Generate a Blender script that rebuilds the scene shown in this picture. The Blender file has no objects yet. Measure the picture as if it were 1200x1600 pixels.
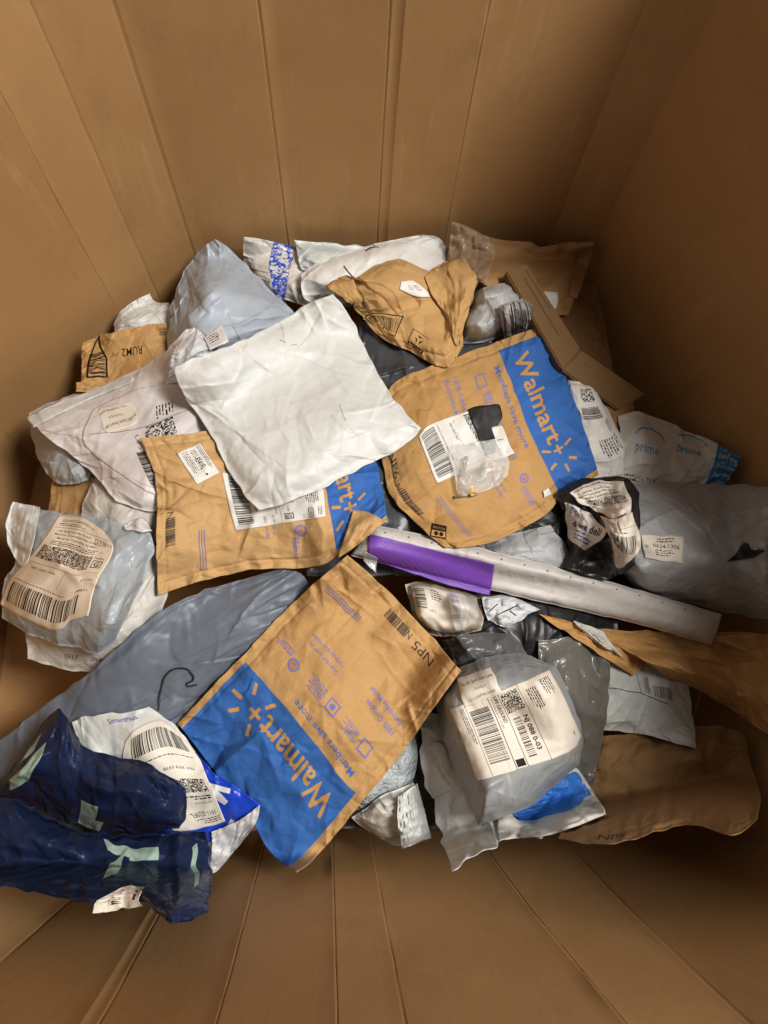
import bpy, math, random
import numpy as np
from mathutils import Vector, Matrix

# ------------------------------------------------------------------ camera, world, lamps, exposure
S = bpy.context.scene
COL = S.collection
F_PX, CAM_Z = 1156.0, 1.37
CAM = np.array([0.0, 0.0, CAM_Z])
_zc = np.array([55.0, 350.0, 1156.0]); _zc /= np.linalg.norm(_zc)      # world up, seen from the camera
_xc = np.array([1.0, 0, 0]) - _zc[0]*_zc; _xc /= np.linalg.norm(_xc)
_yc = np.cross(_zc, _xc)
ROT = np.stack([_xc, _yc, _zc])                                        # camera space -> world
cd = bpy.data.cameras.new('camera'); cam = bpy.data.objects.new('camera', cd); COL.objects.link(cam)
cd.sensor_fit = 'VERTICAL'; cd.sensor_height = 36.0; cd.lens = 36.0*F_PX/1600.0
cd.clip_start = 0.02; cd.clip_end = 50
cam.matrix_world = Matrix([list(ROT[i]) + [CAM[i]] for i in range(3)] + [[0, 0, 0, 1]])
S.camera = cam
W = bpy.data.worlds.new('World'); S.world = W; W.use_nodes = True
bg = W.node_tree.nodes['Background']
bg.inputs[0].default_value = (1.0, 0.95, 0.88, 1); bg.inputs[1].default_value = 0.25
def area(name, loc, target, size, power, color):
    l = bpy.data.lights.new(name, 'AREA'); l.shape = 'RECTANGLE'; l.size, l.size_y = size
    l.energy = power; l.color = color
    o = bpy.data.objects.new(name, l); COL.objects.link(o); o.location = loc
    o.rotation_euler = (Vector(target)-Vector(loc)).to_track_quat('-Z', 'Y').to_euler()
    return o
area('ceiling_light', (1.45, 0.18, 3.1), (-0.05, 0.35, 0.4), (0.75, 0.75), 128, (1.0, 0.955, 0.89))
S.view_settings.view_transform = 'Standard'; S.view_settings.look = 'None'
S.view_settings.exposure = 0.0; S.view_settings.gamma = 1.0
S.render.engine = 'CYCLES'
S.cycles.max_bounces = 6; S.cycles.diffuse_bounces = 4

# ------------------------------------------------------------------ pixel <-> world
def unproject(px, py, z):
    px, py, z = np.broadcast_arrays(np.asarray(px, float), np.asarray(py, float), np.asarray(z, float))
    v = np.stack([px-600.0, 800.0-py, np.full(px.shape, -F_PX)], -1) @ ROT.T
    t = (z-CAM_Z)/v[..., 2]
    return CAM + v*t[..., None]
def project(P):
    v = (P-CAM) @ ROT
    s = -F_PX/v[..., 2]
    return v[..., 0]*s+600.0, 800.0-v[..., 1]*s

# ------------------------------------------------------------------ numeric helpers
def vnoise(seed, ny, nx, fy, fx):
    """smooth value noise on a ny x nx grid with about fy, fx cells"""
    r = np.random.RandomState(seed)
    g = r.rand(int(fy)+3, int(fx)+3)*2-1
    y = np.linspace(0, fy, ny); x = np.linspace(0, fx, nx)
    yi = y.astype(int); xi = x.astype(int); ty = y-yi; tx = x-xi
    ty = ty*ty*(3-2*ty); tx = tx*tx*(3-2*tx); ty = ty[:, None]; tx = tx[None]
    a = g[yi][:, xi]; b = g[yi][:, xi+1]; c = g[yi+1][:, xi]; d = g[yi+1][:, xi+1]
    return (a*(1-tx)+b*tx)*(1-ty)+(c*(1-tx)+d*tx)*ty
def blur(a, n=1):
    for _ in range(n):
        p = np.pad(a, 1, mode='edge')
        a = (p[:-2, 1:-1]+p[2:, 1:-1]+p[1:-1, :-2]+p[1:-1, 2:]+2*p[1:-1, 1:-1])/6
    return a
def dilate(a, n=1):
    for _ in range(n):
        p = np.pad(a, 1, mode='edge')
        a = np.max([p[:-2, 1:-1], p[2:, 1:-1], p[1:-1, :-2], p[1:-1, 2:], p[1:-1, 1:-1]], 0)
    return a
def upsample(a, ny, nx):
    y = np.linspace(0, a.shape[0]-1, ny); x = np.linspace(0, a.shape[1]-1, nx)
    yi = np.minimum(y.astype(int), a.shape[0]-2); xi = np.minimum(x.astype(int), a.shape[1]-2)
    ty = (y-yi)[:, None]; tx = (x-xi)[None]
    if a.ndim == 3: ty = ty[..., None]; tx = tx[..., None]
    return (a[yi][:, xi]*(1-tx)+a[yi][:, xi+1]*tx)*(1-ty)+(a[yi+1][:, xi]*(1-tx)+a[yi+1][:, xi+1]*tx)*ty
def edge_curve(pts, n, rough=0.0, seed=0):
    """n points along a polyline, gently rounded at the inner points"""
    p = np.array(pts, float)
    if len(p) > 2:
        for _ in range(2):
            q = [p[0]]
            for a, b in zip(p[:-1], p[1:]): q += [a*.75+b*.25, a*.25+b*.75]
            q.append(p[-1]); q[1] = p[0]*.5+q[1]*.5; q[-2] = p[-1]*.5+q[-2]*.5; p = np.array(q)
    d = np.r_[0, np.cumsum(np.hypot(*(p[1:]-p[:-1]).T))]
    t = np.linspace(0, d[-1], n)
    r = np.stack([np.interp(t, d, p[:, 0]), np.interp(t, d, p[:, 1])], -1)
    if rough:
        k = np.sin(np.linspace(0, np.pi, n))**.5
        r[:, 0] += vnoise(seed, 1, n, 1, d[-1]/16)[0]*rough*k; r[:, 1] += vnoise(seed+1, 1, n, 1, d[-1]/16)[0]*rough*k
    return r
def coons(loop, n, rough=0.0, seed=0):
    """loop = [[TL, mids..], [TR, mids..], [BR, mids..], [BL, mids..]] -> n x n pixel grid, row 0 = bottom"""
    e = [loop[k]+[loop[(k+1) % 4][0]] for k in range(4)]
    top = edge_curve(e[0], n, rough, seed); right = edge_curve(e[1], n, rough, seed+2)[::-1]
    bot = edge_curve(e[2], n, rough, seed+4)[::-1]; left = edge_curve(e[3], n, rough, seed+6)
    u = np.linspace(0, 1, n)[None, :, None]; v = np.linspace(0, 1, n)[:, None, None]
    c00, c10, c01, c11 = bot[0], bot[-1], top[0], top[-1]
    return ((1-v)*bot[None]+v*top[None]+(1-u)*left[:, None]+u*right[:, None]
            - ((1-u)*(1-v)*c00+u*(1-v)*c10+(1-u)*v*c01+u*v*c11))

# ------------------------------------------------------------------ the printing press: ink drawn into a small canvas
_glyph = {}
def glyphs(txt, bold):
    k = (txt, bold)
    if k not in _glyph:
        c = bpy.data.curves.new('ink', 'FONT'); c.body = txt; c.offset = bold; c.resolution_u = 2
        o = bpy.data.objects.new('ink', c)
        m = o.to_mesh()
        n = len(m.vertices); co = np.zeros(n*3); m.vertices.foreach_get('co', co)
        m.calc_loop_triangles(); t = np.zeros(len(m.loop_triangles)*3, int); m.loop_triangles.foreach_get('vertices', t)
        co = co.reshape(-1, 3)[:, :2]
        w = co[:, 0].max() if n else 1
        _glyph[k] = (co[t.reshape(-1, 3)] if n else np.zeros((0, 3, 2)), w)
        o.to_mesh_clear(); bpy.data.objects.remove(o); bpy.data.curves.remove(c)
    return _glyph[k]
class Ink:
    """canvas in unit coordinates, u right 0..1, v up 0..1; aspect = width/height; h = pixels high"""
    def __init__(s, aspect, h=520):
        s.H = h*2; s.W = max(8, int(h*aspect))*2; s.a = aspect
        s.px = np.zeros((s.H, s.W, 4), np.float32)
    def tri(s, T, col):
        T = T*[s.W, s.H]
        for a, b, c in T:
            x0, x1 = int(max(0, min(a[0], b[0], c[0]))), int(min(s.W-1, max(a[0], b[0], c[0])))+1
            y0, y1 = int(max(0, min(a[1], b[1], c[1]))), int(min(s.H-1, max(a[1], b[1], c[1])))+1
            if x1 <= x0 or y1 <= y0: continue
            X = np.arange(x0, x1)[None]+.5; Y = np.arange(y0, y1)[:, None]+.5
            f = lambda p, q: (q[0]-p[0])*(Y-p[1])-(q[1]-p[1])*(X-p[0])
            e0, e1, e2 = f(a, b), f(b, c), f(c, a)
            m = ((e0 >= 0) & (e1 >= 0) & (e2 >= 0)) | ((e0 <= 0) & (e1 <= 0) & (e2 <= 0))
            s.px[y0:y1, x0:x1][m] = col
    def poly(s, pts, col):
        p = np.array(pts, float)
        s.tri(np.array([[p[0], p[i], p[i+1]] for i in range(1, len(p)-1)]), col)
    def rect(s, u0, v0, u1, v1, col):
        s.px[int(max(0, v0)*s.H):int(round(v1*s.H)), int(max(0, u0)*s.W):max(int(round(u1*s.W)), int(max(0, u0)*s.W)+2)] = col
    def frame(s, u0, v0, u1, v1, col, t=.006):
        for r in ((u0, v0, u1, v0+t), (u0, v1-t, u1, v1), (u0, v0, u0+t/s.a, v1), (u1-t/s.a, v0, u1, v1)): s.rect(*r, col)
    def line(s, pts, col, t=.006):
        p = np.array(pts, float)*[s.a, 1]
        for a, b in zip(p[:-1], p[1:]):
            d = b-a; L = np.hypot(*d)
            if L == 0: continue
            n = np.array([-d[1], d[0]])/L*t/2; e = d/L*t/3
            s.poly(np.array([a-e+n, b+e+n, b+e-n, a-e-n])/[s.a, 1], col)
    def ell(s, u, v, r, col, n=16, sq=1.0):
        s.poly([(u+r/s.a*math.cos(k*2*math.pi/n), v+r*sq*math.sin(k*2*math.pi/n)) for k in range(n)], col)
    def text(s, txt, u, v, h, col, w=None, ang=0, bold=0.0, squash=1.0):
        """baseline start at (u, v); h = cap height in v units; w = total width in u units (optional)"""
        T, tw = glyphs(txt, bold)
        sc = h/0.72; sx = sc*squash if w is None else w*s.a/tw
        c, n = math.cos(math.radians(ang)), math.sin(math.radians(ang))
        P = T*[sx, sc]
        P = np.stack([P[..., 0]*c-P[..., 1]*n, P[..., 0]*n+P[..., 1]*c], -1)
        s.tri(P/[s.a, 1]+[u, v], col)
    def bars(s, u0, v0, u1, v1, col, seed=0, n=60, vert=False):
        r = np.random.RandomState(seed); w = r.choice([1, 1, 2, 3], n*2).astype(float); e = np.r_[0, np.cumsum(w)]/w.sum()
        for k in range(0, n*2, 2):
            if vert: s.rect(u0, v0+e[k]*(v1-v0), u1, v0+e[k+1]*(v1-v0), col)
            else: s.rect(u0+e[k]*(u1-u0), v0, u0+e[k+1]*(u1-u0), v1, col)
    def dots(s, u0, v0, u1, v1, col, nx, ny, seed=0, p=.5):
        r = np.random.RandomState(seed)
        for j in range(ny):
            for i in range(nx):
                if r.rand() < p:
                    s.rect(u0+(u1-u0)*i/nx, v0+(v1-v0)*j/ny, u0+(u1-u0)*(i+1)/nx, v0+(v1-v0)*(j+1)/ny, col)
    def fine(s, u, v, h, n, width, col, seed=0, gap=1.7):
        """n lines of print too small to read"""
        r = np.random.RandomState(seed)
        for k in range(n):
            x = u; end = u+width*(1-.35*r.rand())
            while x < end:
                w = h/s.a*(.5+2.6*r.rand())
                s.rect(x, v-k*h*gap, min(x+w, end), v-k*h*gap+h*(.6+.4*r.rand()), col); x += w+h/s.a*.55
    def scribble(s, u0, v0, u1, v1, col, seed=0, n=14, t=.012, vert=True):
        r = np.random.RandomState(seed); p = []
        for k in range(n):
            f = k/(n-1)
            if vert: p.append((u0+(u1-u0)*f+r.randn()*.004, (v0 if k % 2 else v1)+r.randn()*.02*(v1-v0)))
            else: p.append(((u0 if k % 2 else u1)+r.randn()*.03*(u1-u0), v0+(v1-v0)*f))
        s.line(p, col, t)
    def image(s, name):
        a = s.px; al = a[..., 3:]; pm = a[..., :3]*al
        r = lambda q: (q[::2, ::2]+q[1::2, ::2]+q[::2, 1::2]+q[1::2, 1::2])/4
        al2 = r(al); c = r(pm)/np.maximum(al2, 1e-4)
        o = np.concatenate([c, al2], -1)
        im = bpy.data.images.new(name, o.shape[1], o.shape[0], alpha=True)
        im.alpha_mode = 'CHANNEL_PACKED'
        im.pixels.foreach_set(o.astype(np.float32).ravel()); im.update(); im.pack()
        return im
K = (.09, .085, .08, 1); K2 = (.22, .21, .20, 1); BLUE = (.20, .385, .66, 1); INKB = (.42, .46, .72, 1); BROWN = (.73, .55, .33, 1)

# ------------------------------------------------------------------ materials
def mat(name, col, rough=.5, ior=1.45, crinkle=0, cscale=26, var=.06, scale=30, bump=.25, bscale=90, spec=.5, ink=None, coat=0, stain=0, fold=0, wear=0, fibre=0, alpha=None, trans=0, dirt=(.35, .30, .24), uvname=True, sheen=0, facet=None):
    m = bpy.data.materials.new(name); m.use_nodes = True; N = m.node_tree.nodes; L = m.node_tree.links
    b = N['Principled BSDF']
    tc = N.new('ShaderNodeTexCoord')
    def noise(sc, det=4, rg=.6, vec=None, dist=0):
        n = N.new('ShaderNodeTexNoise'); n.inputs['Scale'].default_value = sc; n.inputs['Detail'].default_value = det
        n.inputs['Roughness'].default_value = rg; n.inputs['Distortion'].default_value = dist
        L.new(vec or tc.outputs['Object'], n.inputs['Vector']); return n.outputs['Fac']
    def ramp(f, lo, hi, a=0, c=1):
        r = N.new('ShaderNodeMapRange'); r.inputs[1].default_value = lo; r.inputs[2].default_value = hi
        r.inputs[3].default_value = a; r.inputs[4].default_value = c; L.new(f, r.inputs[0]); return r.outputs[0]
    def mix(f, a, c, mode='MIX'):
        x = N.new('ShaderNodeMix'); x.data_type = 'RGBA'; x.blend_type = mode
        if isinstance(f, float): x.inputs[0].default_value = f
        else: L.new(f, x.inputs[0])
        for s_, q in ((6, a), (7, c)):
            if isinstance(q, tuple): x.inputs[s_].default_value = (*q[:3], 1)
            else: L.new(q, x.inputs[s_])
        return x.outputs[2]
    c1 = tuple(x*(1-var) for x in col); c2 = tuple(min(1, x*(1+var)) for x in col)
    c = mix(ramp(noise(scale), .3, .7), c1, c2)
    if fibre:
        mp = N.new('ShaderNodeMapping'); mp.inputs['Scale'].default_value = (1, 1, .12); L.new(tc.outputs['Object'], mp.inputs[0])
        c = mix(ramp(noise(900, 2, .6, mp.outputs[0]), .35, .75), c, tuple(x*(1-fibre) for x in col))
        c = mix(ramp(noise(260, 3), .62, .75, 0, .5*fibre), c, tuple(x*.55 for x in col))
    if ink:
        t = N.new('ShaderNodeTexImage'); t.image = ink; t.extension = 'EXTEND'; L.new(tc.outputs['UV'], t.inputs[0])
        f = t.outputs['Alpha']
        if wear:
            w = ramp(noise(140, 5, .7), .62-wear*.25, .70-wear*.2, 1, .25 if wear < .9 else 0.0)
            mu = N.new('ShaderNodeMath'); mu.operation = 'MULTIPLY'; L.new(f, mu.inputs[0]); L.new(w, mu.inputs[1]); f = mu.outputs[0]
        c = mix(f, c, t.outputs['Color'])
    if stain: c = mix(ramp(noise(9, 5, .65), .52, .78, 0, stain), c, dirt)
    L.new(c, b.inputs['Base Color'])
    r = ramp(noise(45, 3), .3, .7, max(0.02, rough-.08), min(1, rough+.08)); L.new(r, b.inputs['Roughness'])
    b.inputs['Specular IOR Level'].default_value = spec; b.inputs['Coat Weight'].default_value = coat; b.inputs['Coat Roughness'].default_value = .25
    b.inputs['Sheen Weight'].default_value = sheen; b.inputs['IOR'].default_value = ior
    h = noise(bscale, 6, .62, None, .6)
    bp = N.new('ShaderNodeBump'); bp.inputs['Strength'].default_value = bump; bp.inputs['Distance'].default_value = .004; L.new(h, bp.inputs['Height'])
    out = bp.outputs[0]
    if fold:                                                    # small sharp crinkles between flat facets
        fs = facet or 38
        v = N.new('ShaderNodeTexVoronoi'); v.feature = 'F1'; v.distance = 'MANHATTAN' if fold > 1 else 'EUCLIDEAN'; v.inputs['Scale'].default_value = fs
        wn = N.new('ShaderNodeTexNoise'); wn.inputs['Scale'].default_value = fs*.6; wn.inputs['Detail'].default_value = 2
        L.new(tc.outputs['Object'], wn.inputs['Vector'])
        va = N.new('ShaderNodeVectorMath'); va.operation = 'MULTIPLY_ADD'; va.inputs[1].default_value = (.06,)*3
        L.new(wn.outputs['Color'], va.inputs[0]); L.new(tc.outputs['Object'], va.inputs[2]); L.new(va.outputs[0], v.inputs['Vector'])
        b2 = N.new('ShaderNodeBump'); b2.inputs['Strength'].default_value = min(1, fold); b2.inputs['Distance'].default_value = .006
        L.new(v.outputs['Distance'], b2.inputs['Height']); L.new(out, b2.inputs['Normal']); out = b2.outputs[0]
    if crinkle:                                                 # tight drawn wrinkles of thin film
        mp = N.new('ShaderNodeMapping'); mp.inputs['Scale'].default_value = (1, .38, .7); mp.inputs['Rotation'].default_value = (.2, .1, .7+crinkle*3); L.new(tc.outputs['Object'], mp.inputs[0])
        rn = N.new('ShaderNodeTexNoise'); rn.noise_type = 'RIDGED_MULTIFRACTAL'; rn.normalize = True
        for k_, v_ in (('Scale', cscale), ('Detail', 3.5), ('Roughness', .55), ('Distortion', 1.1)): rn.inputs[k_].default_value = v_
        L.new(mp.outputs[0], rn.inputs['Vector'])
        b3 = N.new('ShaderNodeBump'); b3.inputs['Strength'].default_value = min(1, crinkle); b3.inputs['Distance'].default_value = .010
        L.new(rn.outputs['Fac'], b3.inputs['Height']); L.new(out, b3.inputs['Normal']); out = b3.outputs[0]
    L.new(out, b.inputs['Normal'])
    if alpha is not None: b.inputs['Alpha'].default_value = alpha
    if trans: b.inputs['Transmission Weight'].default_value = trans; b.inputs['IOR'].default_value = 1.25
    return m
STYLE = dict(
    white=dict(crinkle=.22, col=(.62, .635, .625), rough=.5, var=.03, bump=.12, bscale=70, spec=.4, stain=.12, fold=.16, facet=42),
    offwhite=dict(crinkle=.35, col=(.56, .545, .51), rough=.5, var=.05, bump=.16, bscale=80, spec=.45, stain=.2, fold=.25, facet=45),
    pinkish=dict(crinkle=.3, col=(.59, .56, .56), rough=.45, var=.05, bump=.14, bscale=80, stain=.2, fold=.2, facet=40),
    bubble=dict(col=(.56, .54, .50), rough=.5, var=.05, bump=.5, bscale=45, fold=.25, stain=.2),
    grey=dict(crinkle=.35, col=(.34, .355, .37), rough=.46, var=.06, bump=.14, bscale=60, stain=.12, fold=.25, facet=42),
    greyblue=dict(crinkle=.3, col=(.37, .42, .49), rough=.45, var=.05, bump=.12, bscale=60, stain=.06, fold=.20, facet=40),
    slate=dict(crinkle=.35, col=(.125, .148, .19), rough=.46, var=.06, bump=.10, bscale=40, spec=.6, fold=.18, facet=30),
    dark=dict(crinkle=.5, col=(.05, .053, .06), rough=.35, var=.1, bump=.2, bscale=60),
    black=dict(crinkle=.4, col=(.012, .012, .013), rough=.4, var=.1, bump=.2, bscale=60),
    navy=dict(ior=1.3, crinkle=.75, cscale=22, col=(.011, .019, .058), rough=.34, var=.12, bump=.4, bscale=42, spec=.35, fold=.15, facet=34),
    kraft=dict(col=(.50, .305, .125), rough=.7, var=.07, bump=.3, bscale=80, spec=.25, fibre=.22, fold=.10, facet=48),
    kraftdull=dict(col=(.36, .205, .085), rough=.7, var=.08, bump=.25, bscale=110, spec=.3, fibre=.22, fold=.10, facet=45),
    tape=dict(col=(.52, .43, .33), rough=.18, var=.1, bump=.2, bscale=50, coat=.6, fold=.2),
    purple=dict(col=(.15, .05, .36), rough=.5, var=.06, bump=.12, bscale=60, spec=.35),
    bluein=dict(col=(.03, .16, .55), rough=.5, var=.06, bump=.2, bscale=70),
    card=dict(col=(.40, .245, .105), rough=.75, var=.06, bump=.15, bscale=120, spec=.3, fibre=.2),
    paper=dict(col=(.67, .61, .53), rough=.6, var=.03, bump=.12, bscale=120, spec=.3, stain=.1),
    paperwhite=dict(col=(.68, .67, .64), rough=.55, var=.02, bump=.08, bscale=120, spec=.35, stain=.08),
    clear=dict(col=(.85, .86, .86), rough=.12, var=.02, bump=.3, bscale=50, alpha=.22, spec=.8),
    clearmilky=dict(col=(.50, .48, .43), rough=.2, var=.05, bump=.3, bscale=50, alpha=.5, spec=.7),
    brass=dict(col=(.62, .42, .15), rough=.3, var=.1, bump=.05),
)
_mats = {}
def M(style, ink=None, **kw):
    k = (style, ink.name if ink else None, tuple(sorted(kw.items())))
    if k not in _mats:
        d = dict(STYLE[style]); d.update(kw); _mats[k] = mat(style+('_printed' if ink else ''), ink=ink, **d)
    return _mats[k]

# ------------------------------------------------------------------ objects
def mesh_obj(name, V, Fc, material, parent=None, uv=None, smooth=True):
    me = bpy.data.meshes.new(name); me.from_pydata([tuple(v) for v in V], [], Fc) if not isinstance(Fc, np.ndarray) else None
    if isinstance(Fc, np.ndarray):
        nf, k = Fc.shape
        me.vertices.add(len(V)); me.vertices.foreach_set('co', np.ascontiguousarray(V, np.float32).ravel())
        me.loops.add(nf*k); me.loops.foreach_set('vertex_index', Fc.astype(np.int32).ravel())
        me.polygons.add(nf); me.polygons.foreach_set('loop_start', np.arange(0, nf*k, k, dtype=np.int32))
        me.update(calc_edges=True)
    if smooth: me.polygons.foreach_set('use_smooth', np.ones(len(me.polygons), bool))
    if uv is not None:
        l = me.uv_layers.new(name='UVMap'); idx = np.zeros(len(me.loops), np.int32); me.loops.foreach_get('vertex_index', idx)
        l.data.foreach_set('uv', np.asarray(uv, np.float32)[idx].ravel())
    me.validate(); me.update()
    me.materials.append(material)
    o = bpy.data.objects.new(name, me); COL.objects.link(o)
    if parent: o.parent = parent
    return o
def tag(o, label=None, cat=None, group=None, kind=None):
    if label: o['label'] = label
    if cat: o['category'] = cat
    if group: o['group'] = group
    if kind: o['kind'] = kind
    return o
def recentre(o, P):
    """move a mesh object's origin to P, geometry staying put"""
    P = np.asarray(P, float); n = len(o.data.vertices); co = np.zeros(n*3, np.float32); o.data.vertices.foreach_get('co', co)
    co = co.reshape(-1, 3)-P.astype(np.float32); o.data.vertices.foreach_set('co', co.ravel()); o.data.update(); o.location = P
def grid_faces(n, m, off=0, flip=False):
    i = np.arange(n-1)[:, None]*m+np.arange(m-1)[None]+off
    f = np.stack([i, i+1, i+m+1, i+m], -1).reshape(-1, 4)
    return f[:, ::-1] if flip else f
# ------------------------------------------------------------------ the open cardboard box
LEAN = -.09
def on_y(px, py, y0):
    """where a pixel's ray meets the front wall, which leans outwards with height"""
    v = np.array([px-600.0, 800.0-py, -F_PX]) @ ROT.T; t = (y0+CAM_Z*LEAN)/(v[1]-LEAN*v[2]); return CAM+v*t
def front(a, b, y0=-.142):
    A, B = on_y(*a, y0), on_y(*b, y0); k = (B[0]-A[0])/(B[2]-A[2])
    return (A[0]-k*A[2], y0, A[0]+k*(1-A[2]), y0+LEAN)
def vert(px, py, z=.25):
    p = unproject(px, py, z); return (p[0], p[1], p[0], p[1])
# (x, y at the floor, x, y at height 1), crease depth in mm (0: none)
RING = [
    ((-.57, -.14, -.57, -.20), 0), ((-.615, .04, -.615, .04), 0), ((-.622, .30, -.622, .30), 1), ((-.60, .50, -.60, .50), 2), (vert(185, 480), 6),
    (vert(236, 432), 2.5), (vert(305, 400), 6), (vert(450, 380), 5), (vert(590, 376), 4.5), (vert(605, 376), 1.5), (vert(697, 372), 4),
    (vert(868, 362), 3.5), (vert(928, 378), 5), ((.625, .44, .625, .44), 0), ((.66, .12, .66, .12), 2), ((.57, -.10, .57, -.17), 3),
    (front((1010, 1430), (1190, 1600)), 5), (front((810, 1380), (990, 1600)), 6), (front((600, 1410), (637, 1600)), 2.5),
    (front((520, 1325), (527, 1600)), 5.5), (front((400, 1360), (330, 1600), -.15), 4.5), (front((238, 1435), (138, 1600), -.165), 6),
    (front((222, 1435), (112, 1600), -.167), 5), (front((90, 1417), (0, 1490), -.185), 5)]
BOX_H = 1.0
def box_ring():
    A = np.array([r[0] for r in RING]); n = len(A); cols = []; crease = []; side = []
    sides = [0]*5+[1]*7+[2]*3+[3]*9                     # which wall each ring segment belongs to
    for i in range(n):
        a, b = A[i], A[(i+1) % n]; L = np.hypot(*(b-a)[:2]); d = RING[i][1]; e = RING[(i+1) % n][1]
        ts = [0.0] + ([.0011/L, .0028/L] if d else [])
        inner = list(np.linspace(.02/L, 1-.02/L, max(2, int(L/.016)))) if L > .05 else [.5]
        ts += inner + ([1-.0028/L, 1-.0011/L] if e and L > .05 else [])
        for k, t in enumerate(ts):
            cols.append(a*(1-t)+b*t); side.append(sides[i])
            crease.append(.42*d if k == 0 else 0 if k != 1 or not d else -.16*d)
    return np.array(cols), np.array(crease), np.array(side)
CX0, CY0 = 0.0, .33
_A = np.array([[r[0][0]*.6+r[0][2]*.4, r[0][1]*.6+r[0][3]*.4] for r in RING]); _th = np.arctan2(_A[:, 1]-CY0, _A[:, 0]-CX0)
def clamp_inside(P, marg=.006):
    """whatever would pass through a wall climbs up against it instead"""
    d = P[..., :2]; R = np.full(d.shape[:-1], 1.0); n = len(_A)
    for i in range(n):
        a, b = _A[i], _A[(i+1) % n]; nn = np.array([b[1]-a[1], -(b[0]-a[0])]); nn /= np.hypot(*nn)
        if nn@(a-[CX0, CY0]) < 0: nn = -nn
        m = max(nn@a-marg-.006, .02); R = np.minimum(R, m/np.maximum(d@nn, 1e-6))
    return CAM+(P-CAM)*np.minimum(1, R)[..., None]
def build_box():
    cols, cr, side = box_ring(); n = len(cols); root = bpy.data.objects.new('cardboard_box', None); COL.objects.link(root); root.location = (CX0, CY0, 0)
    tag(root, 'huge open brown corrugated cardboard box with creased walls, holding all the parcels', 'box')
    wm = wall_material()
    z = np.linspace(0, BOX_H, 44); nz = len(z)
    f = z[:, None, None]
    P = np.zeros((nz, n, 3)); P[..., :2] = cols[None, :, :2]*(1-f)+cols[None, :, 2:]*f; P[..., 2] = z[:, None]
    nxt = np.roll(cols[:, :2], -2, 0); prv = np.roll(cols[:, :2], 2, 0); T = nxt-prv; T /= np.hypot(T[:, 0], T[:, 1])[:, None]
    NI = np.stack([T[:, 1], -T[:, 0]], -1); c = np.array([CX0, CY0])-cols[:, :2]
    NI *= np.sign((NI*c).sum(1))[:, None]               # points into the box
    w = np.stack([vnoise(50+k, nz, 1, 9, 1)[:, 0] for k in range(n)], 1)
    crd = cr[None]*np.where(side == 3, .75, 1.0)[None]*(.75+.35*vnoise(7, nz, n, 6, 6))
    seg = np.cumsum(cr > 0)
    wob = np.stack([vnoise(400+s, nz, 1, 14, 1)[:, 0]*.0022+vnoise(500+s, nz, 1, 40, 1)[:, 0]*.0008 for s in seg], 1)
    near = np.abs(cr) > 0
    bulge = vnoise(3, nz, n, 3, 14)*.004+vnoise(4, nz, n, 8, 40)*.0006
    P[..., :2] += NI[None]*(bulge-crd*.001)[..., None]
    P[..., :2] += T[None]*(wob*near[None]*.6)[..., None]
    bul = -.012*np.sin(np.pi*np.clip(z/BOX_H, 0, 1))
    P[..., :2] += NI[None]*bul[:, None, None]
    for s, lab in enumerate(('wall', 'wall', 'wall', 'wall')):
        idx = np.where(side == s)[0]; idx = np.r_[idx, (idx[-1]+1) % n]
        G = P[:, idx]; O = G[::-4].copy(); O[..., :2] -= NI[idx][None]*.012
        if O[-1, 0, 2] > 0: O = np.concatenate([O, [np.concatenate([(G[0, :, :2]-NI[idx]*.012), G[0, :, 2:]], -1)]])
        G = np.concatenate([G, O]); V = G.reshape(-1, 3)
        o = mesh_obj('wall', V-[CX0, CY0, 0], grid_faces(G.shape[0], G.shape[1]), wm, root)
    ring = P[0][::3]; V = np.concatenate([ring, [[CX0, CY0, 0]]]); V[:, 2] = .004
    k = len(ring); mesh_obj('floor_panel', V-[CX0, CY0, 0], [(i, (i+1) % k, k) for i in range(k)], wm, root, smooth=False)
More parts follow.
